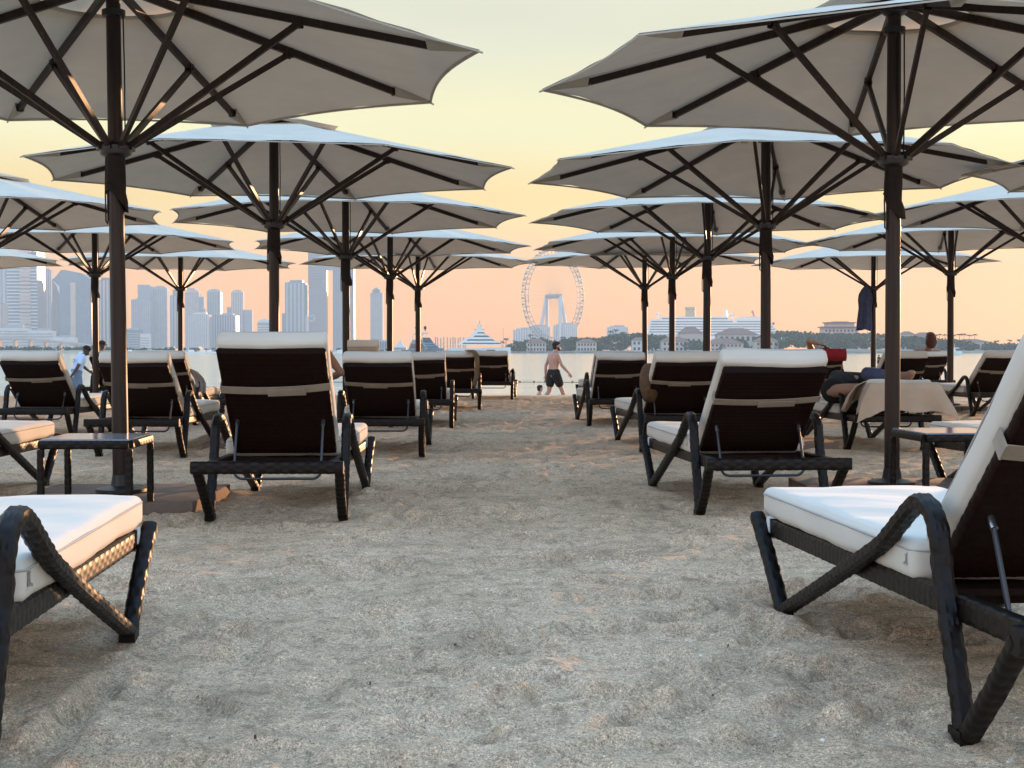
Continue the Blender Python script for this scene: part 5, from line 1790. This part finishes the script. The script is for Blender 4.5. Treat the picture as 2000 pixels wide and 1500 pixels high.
def recline(phi, hair_long=False, left=None, head_up_shift=0.0):
    """reclining against a back raised by phi degrees; lounger coordinates"""
    a = R(phi)
    d_ = V3(0, -math.cos(a), math.sin(a))
    h0 = V3(0, .86, .49)
    s0 = h0 + d_ * .50
    hd = s0 + d_ * .23 + V3(0, .02, .03 + head_up_shift)
    J = dict(hips=((-.10, h0.y, h0.z), (.10, h0.y, h0.z)), shoulders=((-.185, s0.y, s0.z), (.185, s0.y, s0.z)), head=tuple(hd), face=(0, math.sin(a) * .9 + .3, -.1 + math.cos(a) * .5), head_up=tuple(d_ + V3(0, 0, .6)),
             elbows=((-.30, s0.y + .12, s0.z - .22), (.30, s0.y + .12, s0.z - .22)), wrists=((-.22, .80, .60), (.22, .80, .60)), palm=(0, 0, 1),
             knees=((-.10, 1.28, .62), (.10, 1.28, .50)), ankles=((-.10, 1.62, .43), (.10, 1.68, .43)), toes=((-.12, 1.70, .55), (.12, 1.76, .55)))
    if left:
        J['elbows'] = (left[0], J['elbows'][1]); J['wrists'] = (left[1], J['wrists'][1])
    if hair_long:
        J['long_hair'] = True
    return J
I_RED, I_HEAD, I_TOWEL, I_LEFT = 19, 21, 18, 16
person('person with reddish brown hair reclining, head above a lounger back at the right', lounger_point(I_HEAD, (0, 0, 0)), lounger_yaw(I_HEAD), recline(34, True, None, .06), SKIN_TAN, HAIR_RED, None, CLOTH_BLACK, 1.0, .010)
person('person reclining behind the red towel, one bent arm showing over the back', lounger_point(I_RED, (0, 0, 0)), lounger_yaw(I_RED), recline(30, False, ((-.33, .02, .95), (-.13, .12, .90)), -.16), SKIN_TAN, HAIR_BLACK, None, CLOTH_BLACK, 1.0, .010)
# person half seen between the highest back and the towel roll lounger
J = dict(hips=((.02, .60, .49), (.20, .75, .49)), shoulders=((.10, .46, .98), (.42, .62, .96)), head=(.30, .50, 1.17), face=(.3, 1, -.2),
         elbows=((.02, .62, .74), (.60, .62, .70)), wrists=((.14, .88, .60), (.52, .86, .56)), palm=(0, 0, 1),
         knees=((.10, 1.08, .52), (.30, 1.12, .52)), ankles=((.12, 1.45, .46), (.30, 1.52, .46)), toes=((.12, 1.62, .48), (.30, 1.68, .48)))
for k_ in ('hips', 'shoulders', 'elbows', 'wrists', 'knees', 'ankles', 'toes'):
    J[k_] = tuple((p[0] + .12, p[1], p[2] - .06 if k_ != 'ankles' and k_ != 'toes' else p[2]) for p in J[k_])
J['head'] = (J['head'][0] + .30, J['head'][1], J['head'][2] - .36)
J['shoulders'] = tuple((p[0] + .14, p[1], p[2] - .14) for p in J['shoulders'])
J['elbows'] = tuple((p[0] + .10, p[1], p[2] - .06) for p in J['elbows'])
person('tanned person sitting hunched between the highest back and the towel roll lounger', lounger_point(I_LEFT, (.07, .1, -.02)), lounger_yaw(I_LEFT), J, SKIN_TAN, HAIR_BLACK, None, CLOTH_NAVY, 1.0, .010)
# person lying with the hips beside the beige towel
J = dict(hips=((-.20, .82, .50), (.0, .86, .49)), shoulders=((-.16, 1.36, .50), (.18, 1.36, .50)), head=(.02, 1.60, .50), face=(.6, .3, -.6), head_up=(0, 1, .1),
         elbows=((-.28, 1.55, .45), (.29, 1.55, .45)), wrists=((-.10, 1.75, .43), (.12, 1.75, .43)), palm=(0, 0, -1),
         knees=((-.36, .60, .46), (.10, .45, .53)), ankles=((-.16, .30, .50), (.12, .10, .60)), toes=((-.14, .22, .52), (.12, .02, .62)))
person('person in black shorts lying on the lounger with the large beige towel', lounger_point(I_TOWEL, (0, 0, 0)), lounger_yaw(I_TOWEL), J, SKIN_TAN, HAIR_BLACK, None, CLOTH_BLACK, 1.0, .010, bottom_len=.8)
# far paddler
J = dict(hips=((0, .10, .90), (0, -.10, .90)), shoulders=((.03, .19, 1.38), (.03, -.19, 1.38)), head=(.06, 0, 1.60), face=(1, 0, 0),
         elbows=((.12, .24, 1.12), (.12, -.24, 1.12)), wrists=((.30, .10, .98), (.30, -.10, 1.10)), palm=(0, 0, -1),
         knees=((.08, .13, .48), (.08, -.13, .48)), ankles=((-.02, .14, .09), (-.02, -.14, .09)), toes=((.16, .15, .05), (.16, -.15, .05)))
person('tiny far person standing on the water beside a right umbrella pole', (bx(1716, 176), 176, WATER_Z + .12), R(-60), J, SKIN_TAN, HAIR_BLACK, CLOTH_GREEN, CLOTH_BLACK, 1.0, .016)
t = thing('paddleboard', 'thin paddleboard under the tiny far standing person', 'paddleboard', (bx(1716, 176), 176, WATER_Z + .03), R(-60))
g = MB(); g.prism([(-1.5, 0), (-1.3, -.28), (0, -.38), (1.2, -.26), (1.6, 0), (1.2, .26), (0, .38), (-1.3, .28)], -.04, .08); part('board', g, HULL, t)

# ------------------------------------------------------------------ towels and belongings
def sheet(mb, rows, thick=0.006):
    """rows: (m, n, 3) surface given a thickness downwards along its own normals"""
    P = np.array(rows, dtype=float)
    du, dv = np.gradient(P, axis=0), np.gradient(P, axis=1)
    N = np.cross(du, dv)
    N /= np.linalg.norm(N, axis=-1, keepdims=True) + 1e-9
    m, n = P.shape[:2]
    a, b_ = P + N * thick / 2, P - N * thick / 2
    base = mb.n
    mb.grid(a); mb.grid(b_)
    o = m * n
    F = mb.f
    for i in range(m - 1):
        F.append((base + i * n, base + (i + 1) * n, base + o + (i + 1) * n, base + o + i * n))
        F.append((base + i * n + n - 1, base + (i + 1) * n + n - 1, base + o + (i + 1) * n + n - 1, base + o + i * n + n - 1))
    for k in range(n - 1):
        F.append((base + k, base + k + 1, base + o + k + 1, base + o + k))
        e = (m - 1) * n
        F.append((base + e + k, base + e + k + 1, base + o + e + k + 1, base + o + e + k))

def back_frame(i, phi):
    """location and rotation of a lounger's back, lying along -y before it is raised"""
    loc = lounger_point(i, (0, 0.64, 0.318))
    q = Matrix.Rotation(lounger_yaw(i), 3, 'Z') @ Matrix.Rotation(R(-phi), 3, 'X')
    return loc, q.to_euler()

def resample(pts, n):
    P = np.array(pts, dtype=float)
    L = np.concatenate([[0], np.cumsum(np.linalg.norm(np.diff(P, axis=0), axis=1))])
    s = np.linspace(0, L[-1], n)
    Q = np.stack([np.interp(s, L, P[:, k]) for k in range(P.shape[1])], -1)
    for _ in range(2):
        Q[1:-1] = (Q[:-2] + 2 * Q[1:-1] + Q[2:]) / 4
    return Q

def over_back(name, label, cat, i, phi, path, x0, x1, m_, ripple=.006, drop=0.0, seed=1, flare=0.0, n=34):
    rng = np.random.default_rng(seed)
    ph = rng.random(4) * 6
    Q = resample(path, n)
    xs = np.linspace(x0, x1, 30)
    rows = []
    for k, (y, z) in enumerate(Q):
        q = k / (n - 1)
        r = []
        for x in xs:
            u = (x - x0) / (x1 - x0)
            rp = ripple * (math.sin(u * 15 + ph[0] + q * 2) + .6 * math.sin(u * 27 + ph[1])) * (q ** 1.5 if flare or drop else .5)
            xx = x + (u - .5) * flare * q ** 2 + .004 * math.sin(q * 9 + ph[2])
            r.append((xx, y + drop * q * q * (abs(u - .5) * 2) ** 2 * 0, z - rp))
        rows.append(r)
    loc, rot = back_frame(i, phi)
    g = MB(); sheet(g, rows)
    o = part(name, g, m_, None, True, loc, rot)
    return tag(o, label, cat)

over_back('towel', 'red towel folded over the top of a far lounger back at the right', 'towel', I_RED, 34,
          [(-.42, .118), (-.64, .122), (-.735, .118), (-.770, .085), (-.775, .0), (-.74, -.045), (-.64, -.060)], -.275, .285, CLOTH_RED, .006, 0, 3)
# rolled towel
i = 2
loc, rot = back_frame(i, 34)
g = MB()
rows = []
for k in range(26):
    x = -.225 + .225 * k / 25
    r = []
    for j in range(40):
        a = j / 39 * 5.2 * PI
        rr = .016 + .0022 * a + .0015 * math.sin(x * 40 + a)
        r.append((x, rr * math.cos(a) * 1.15, rr * math.sin(a)))
    rows.append(r)
sheet(g, rows, .005)
tag(part('rolled_towel', g, TOWEL, None, True, tuple(Vector(loc) + rot.to_matrix() @ Vector((0, -.69, .145))), rot), 'rolled beige towel lying along the top of a lounger back', 'towel')
# brown cloth hanging off a corner
i = 4
def cloth_strip(name, label, cat, pts, wid, across, m_, seed, ripple=.012, n=40, k_=12):
    rng = np.random.default_rng(seed)
    ph = rng.random(5) * 6
    Q = resample(pts, n)
    W = resample([[w] for w in wid], n)[:, 0]
    rows = []
    for a, (x, y, z) in enumerate(Q):
        q = a / (n - 1)
        r = []
        for b_ in range(k_):
            u = b_ / (k_ - 1) - .5
            fold = ripple * math.sin(u * 14 + ph[0] + q * 1.5) * (.3 + q)
            r.append((x + across[0] * u * W[a] + fold * across[1], y + across[1] * u * W[a] - fold * across[0] - .004, z + .010 * math.sin(u * 9 + ph[1]) * q))
        rows.append(r)
    g = MB(); sheet(g, rows, .006)
    o = part(name, g, m_, None, True)
    return tag(o, label, cat)
P = lambda p: lounger_point(4, p)
cloth_strip('hanging_cloth', 'crumpled brown cloth hanging off the right corner of a lounger back', 'cloth',
            [P((.15, .07, .80)), P((.23, .04, .805)), P((.280, .03, .75)), P((.292, .04, .62)), P((.285, .06, .48)), P((.24, .08, .34))], [.11, .12, .12, .11, .09, .05], (.45, .9), CLOTH_BROWN, 5, .022)
P = lambda p: lounger_point(5, p)
cloth_strip('hanging_cloth', 'small brown cloth over the right armrest of the last left lounger', 'cloth',
            [P((.345, .52, .28)), P((.350, .50, .42)), P((.322, .48, .505)), P((.28, .46, .46)), P((.265, .45, .36))], [.13, .14, .14, .13, .12], (.0, 1.0), CLOTH_BROWN, 8, .006)
P = lambda p: lounger_point(15, p)
cloth_strip('hanging_towel', 'grey towel slung over the right armrest beside a left lounger back', 'towel',
            [P((.25, .30, .60)), P((.29, .38, .57)), P((.325, .45, .51)), P((.345, .48, .44)), P((.345, .49, .34))], [.08, .12, .15, .15, .12], (.5, .85), CLOTH_GREY, 9, .012)
# large beige towel over the low back
i = I_TOWEL
n1, n2 = 46, 44
rows = []
rng = np.random.default_rng(4)
for a in range(n1):
    q = a / (n1 - 1)
    r = []
    for b_ in range(n2):
        u = -1 + 2 * b_ / (n2 - 1)
        if q < .5:
            s_ = q / .5
            y = .10 - .27 * s_
            z = .455 + (.10 - y) * .25 + .028 + .05 * math.exp(-((u - .45) / .35) ** 2) * (1 - s_) + .045 * math.exp(-((u + .5) / .4) ** 2) * (1 - s_)
            half = .33 + .02 * s_
            zside = -.20 * max(0, abs(u) - .78) / .22 * (1 - .1 * s_)
            x = u * half if abs(u) < .78 else math.copysign(.78 * half + (abs(u) - .78) * half * .55, u)
            z += zside
        else:
            s_ = (q - .5) / .5
            corner = max(0, abs(u) - .5) / .5
            y = -.175 - .022 * math.sin(min(1, s_ * 4) * PI / 2) - .03 * s_ * (.3 + math.sin(u * 9) * .5 + corner)
            z = .455 + .275 * .25 + .025 - (.215 + .085 * corner ** 1.5 + .012 * math.sin(u * 6)) * s_
            x = u * (.28 + .10 * s_) + .012 * math.sin(s_ * 5 + u * 4)
            x = x if abs(u) < .78 else x + math.copysign(.02 * s_, u)
        r.append(lounger_point(i, (x, y, z)))
    rows.append(r)
g = MB(); sheet(g, rows, .008)
tag(part('towel', g, TOWEL, None, True), 'large beige towel draped over the lowered back of a right lounger', 'towel')
# side fall of the same towel on the left
P = lambda p: lounger_point(i, p)
cloth_strip('towel', 'bunched end of beige towel falling beside the lying person\'s hips', 'towel',
            [P((-.20, .12, .56)), P((-.27, .16, .52)), P((-.315, .20, .44)), P((-.33, .26, .36)), P((-.325, .34, .315))], [.30, .34, .34, .30, .22], (.35, .9), TOWEL, 12, .016)
g = MB(); rounded_box(g, .26, .12, .09, .04, (0, 0, 0), .01, 4, .004, 6)
o = part('folded_clothes', g, CLOTH_NAVY, None, False, lounger_point(i, (-.10, .20, .60)), (0.1, 0.1, .2)); weld(o.data)
tag(o, 'dark navy folded clothes behind the top of the large beige towel', 'clothes')
# shirt hanging from a strut of the farthest right umbrella
ux, uy = UMBRELLAS[13][0], UMBRELLAS[13][1]
n1, n2 = 40, 36
rows = []
for a in range(n1):
    q = a / (n1 - 1)
    r = []
    for b_ in range(n2):
        u = b_ / (n2 - 1) * 2 * PI
        w_ = np.interp(q, [0, .08, .2, .32, .5, .8, 1], [.025, .07, .112, .122, .105, .125, .130])
        dp = np.interp(q, [0, .2, 1], [.015, .05, .055])
        fold = 1 + .20 * math.sin(u * 5 + q * 2) * min(1, q * 1.5) + .10 * math.sin(u * 9 - q * 4) * q
        r.append((w_ * math.cos(u) * (1 + .1 * math.sin(u * 3)) + .02 * q, dp * math.sin(u) * fold + .012 * math.sin(u * 6 + 2 * q), -q * .72 + .02 * math.sin(u * 2) * q))
    rows.append(r)
g = MB(); g.grid(np.array(rows))
o = part('hanging_shirt', g, CLOTH_NAVY, None, True, (ux - .155, uy - .09, float(beach_z(uy)) + 1.86), (0, R(3), 0))
tag(o, 'dark blue shirt hanging from a strut under a far right umbrella', 'shirt')
# round brown bag standing on a lounger seat
t = thing('beach_bag', 'round brown straw bag leaning against a right lounger back', 'bag', lounger_point(8, (-.235, .46, .385)), R(4))
n = 30
g = MB()
rows = []
for a in range(13):
    v = -1 + 2 * a / 12
    rr = .150 * math.sqrt(max(.0, 1 - (abs(v) ** 3.0)))
    rows.append([(v * .075, rr * math.cos(2 * PI * k / n), .155 + rr * math.sin(2 * PI * k / n) * 1.05) for k in range(n)])
g.grid(np.array(rows), close_u=True)
part('bag_body', g, BAG, t, True)
g = MB(); g.tube([(.03 + .05 * math.sin(a), .08 * math.cos(a), .29 - .10 * math.sin(a)) for a in np.linspace(0, PI, 16)], .009, 8)
part('handle', g, BAG, t, True)
# bits of shell, twig and stone on the sand
g = MB()
for k in range(170):
    y = 2.1 + 14 * random.random() ** 1.8
    x = random.uniform(-.4 * y - .2, .4 * y + .2)
    s_ = random.uniform(.002, .0045)
    e = Euler((random.random() * 3, random.random() * 3, random.random() * 6))
    g.box((x, y, sand_h(x, y) + s_ * .3), (s_ * random.uniform(1, 3.0), s_ * 1.2, s_ * .8), e, .6)
tag(part('shell_bits', g, mat('dark_twig', (0.09, 0.07, 0.055), rough=.9, noise=(90, .6))), kind='stuff', label='scattered dark bits of twig and stone on the sand')
g = MB()
for k in range(220):
    y = 2.1 + 10 * random.random() ** 1.8
    x = random.uniform(-.4 * y - .2, .4 * y + .2)
    s_ = random.uniform(.002, .0055)
    e = Euler((random.random(), random.random(), random.random() * 6))
    g.box((x, y, sand_h(x, y) + s_ * .3), (s_ * 1.8, s_ * 1.5, s_ * .6), e, .6)
tag(part('shell_bits', g, mat('pale_shell', (0.70, 0.66, 0.60), rough=.6, noise=(90, .2))), kind='stuff', label='scattered pale shell fragments on the sand')

# ------------------------------------------------------------------ haze
hm = bpy.data.materials.new('sea_haze')
hm.use_nodes = True
t = hm.node_tree
for n in list(t.nodes):
    t.nodes.remove(n)
o_ = t.nodes.new('ShaderNodeOutputMaterial')
v_ = t.nodes.new('ShaderNodeVolumePrincipled')
v_.inputs['Color'].default_value = (0.69, 0.87, 1.0, 1)
v_.inputs['Density'].default_value = 0.00011
v_.inputs['Anisotropy'].default_value = 0.12
t.links.new(v_.outputs[0], o_.inputs['Volume'])
g = MB()
g.box((0, 2050, 141), (4000, 4300, 300))
tag(part('haze', g, hm), kind='stuff', label='pale evening haze over the bay')
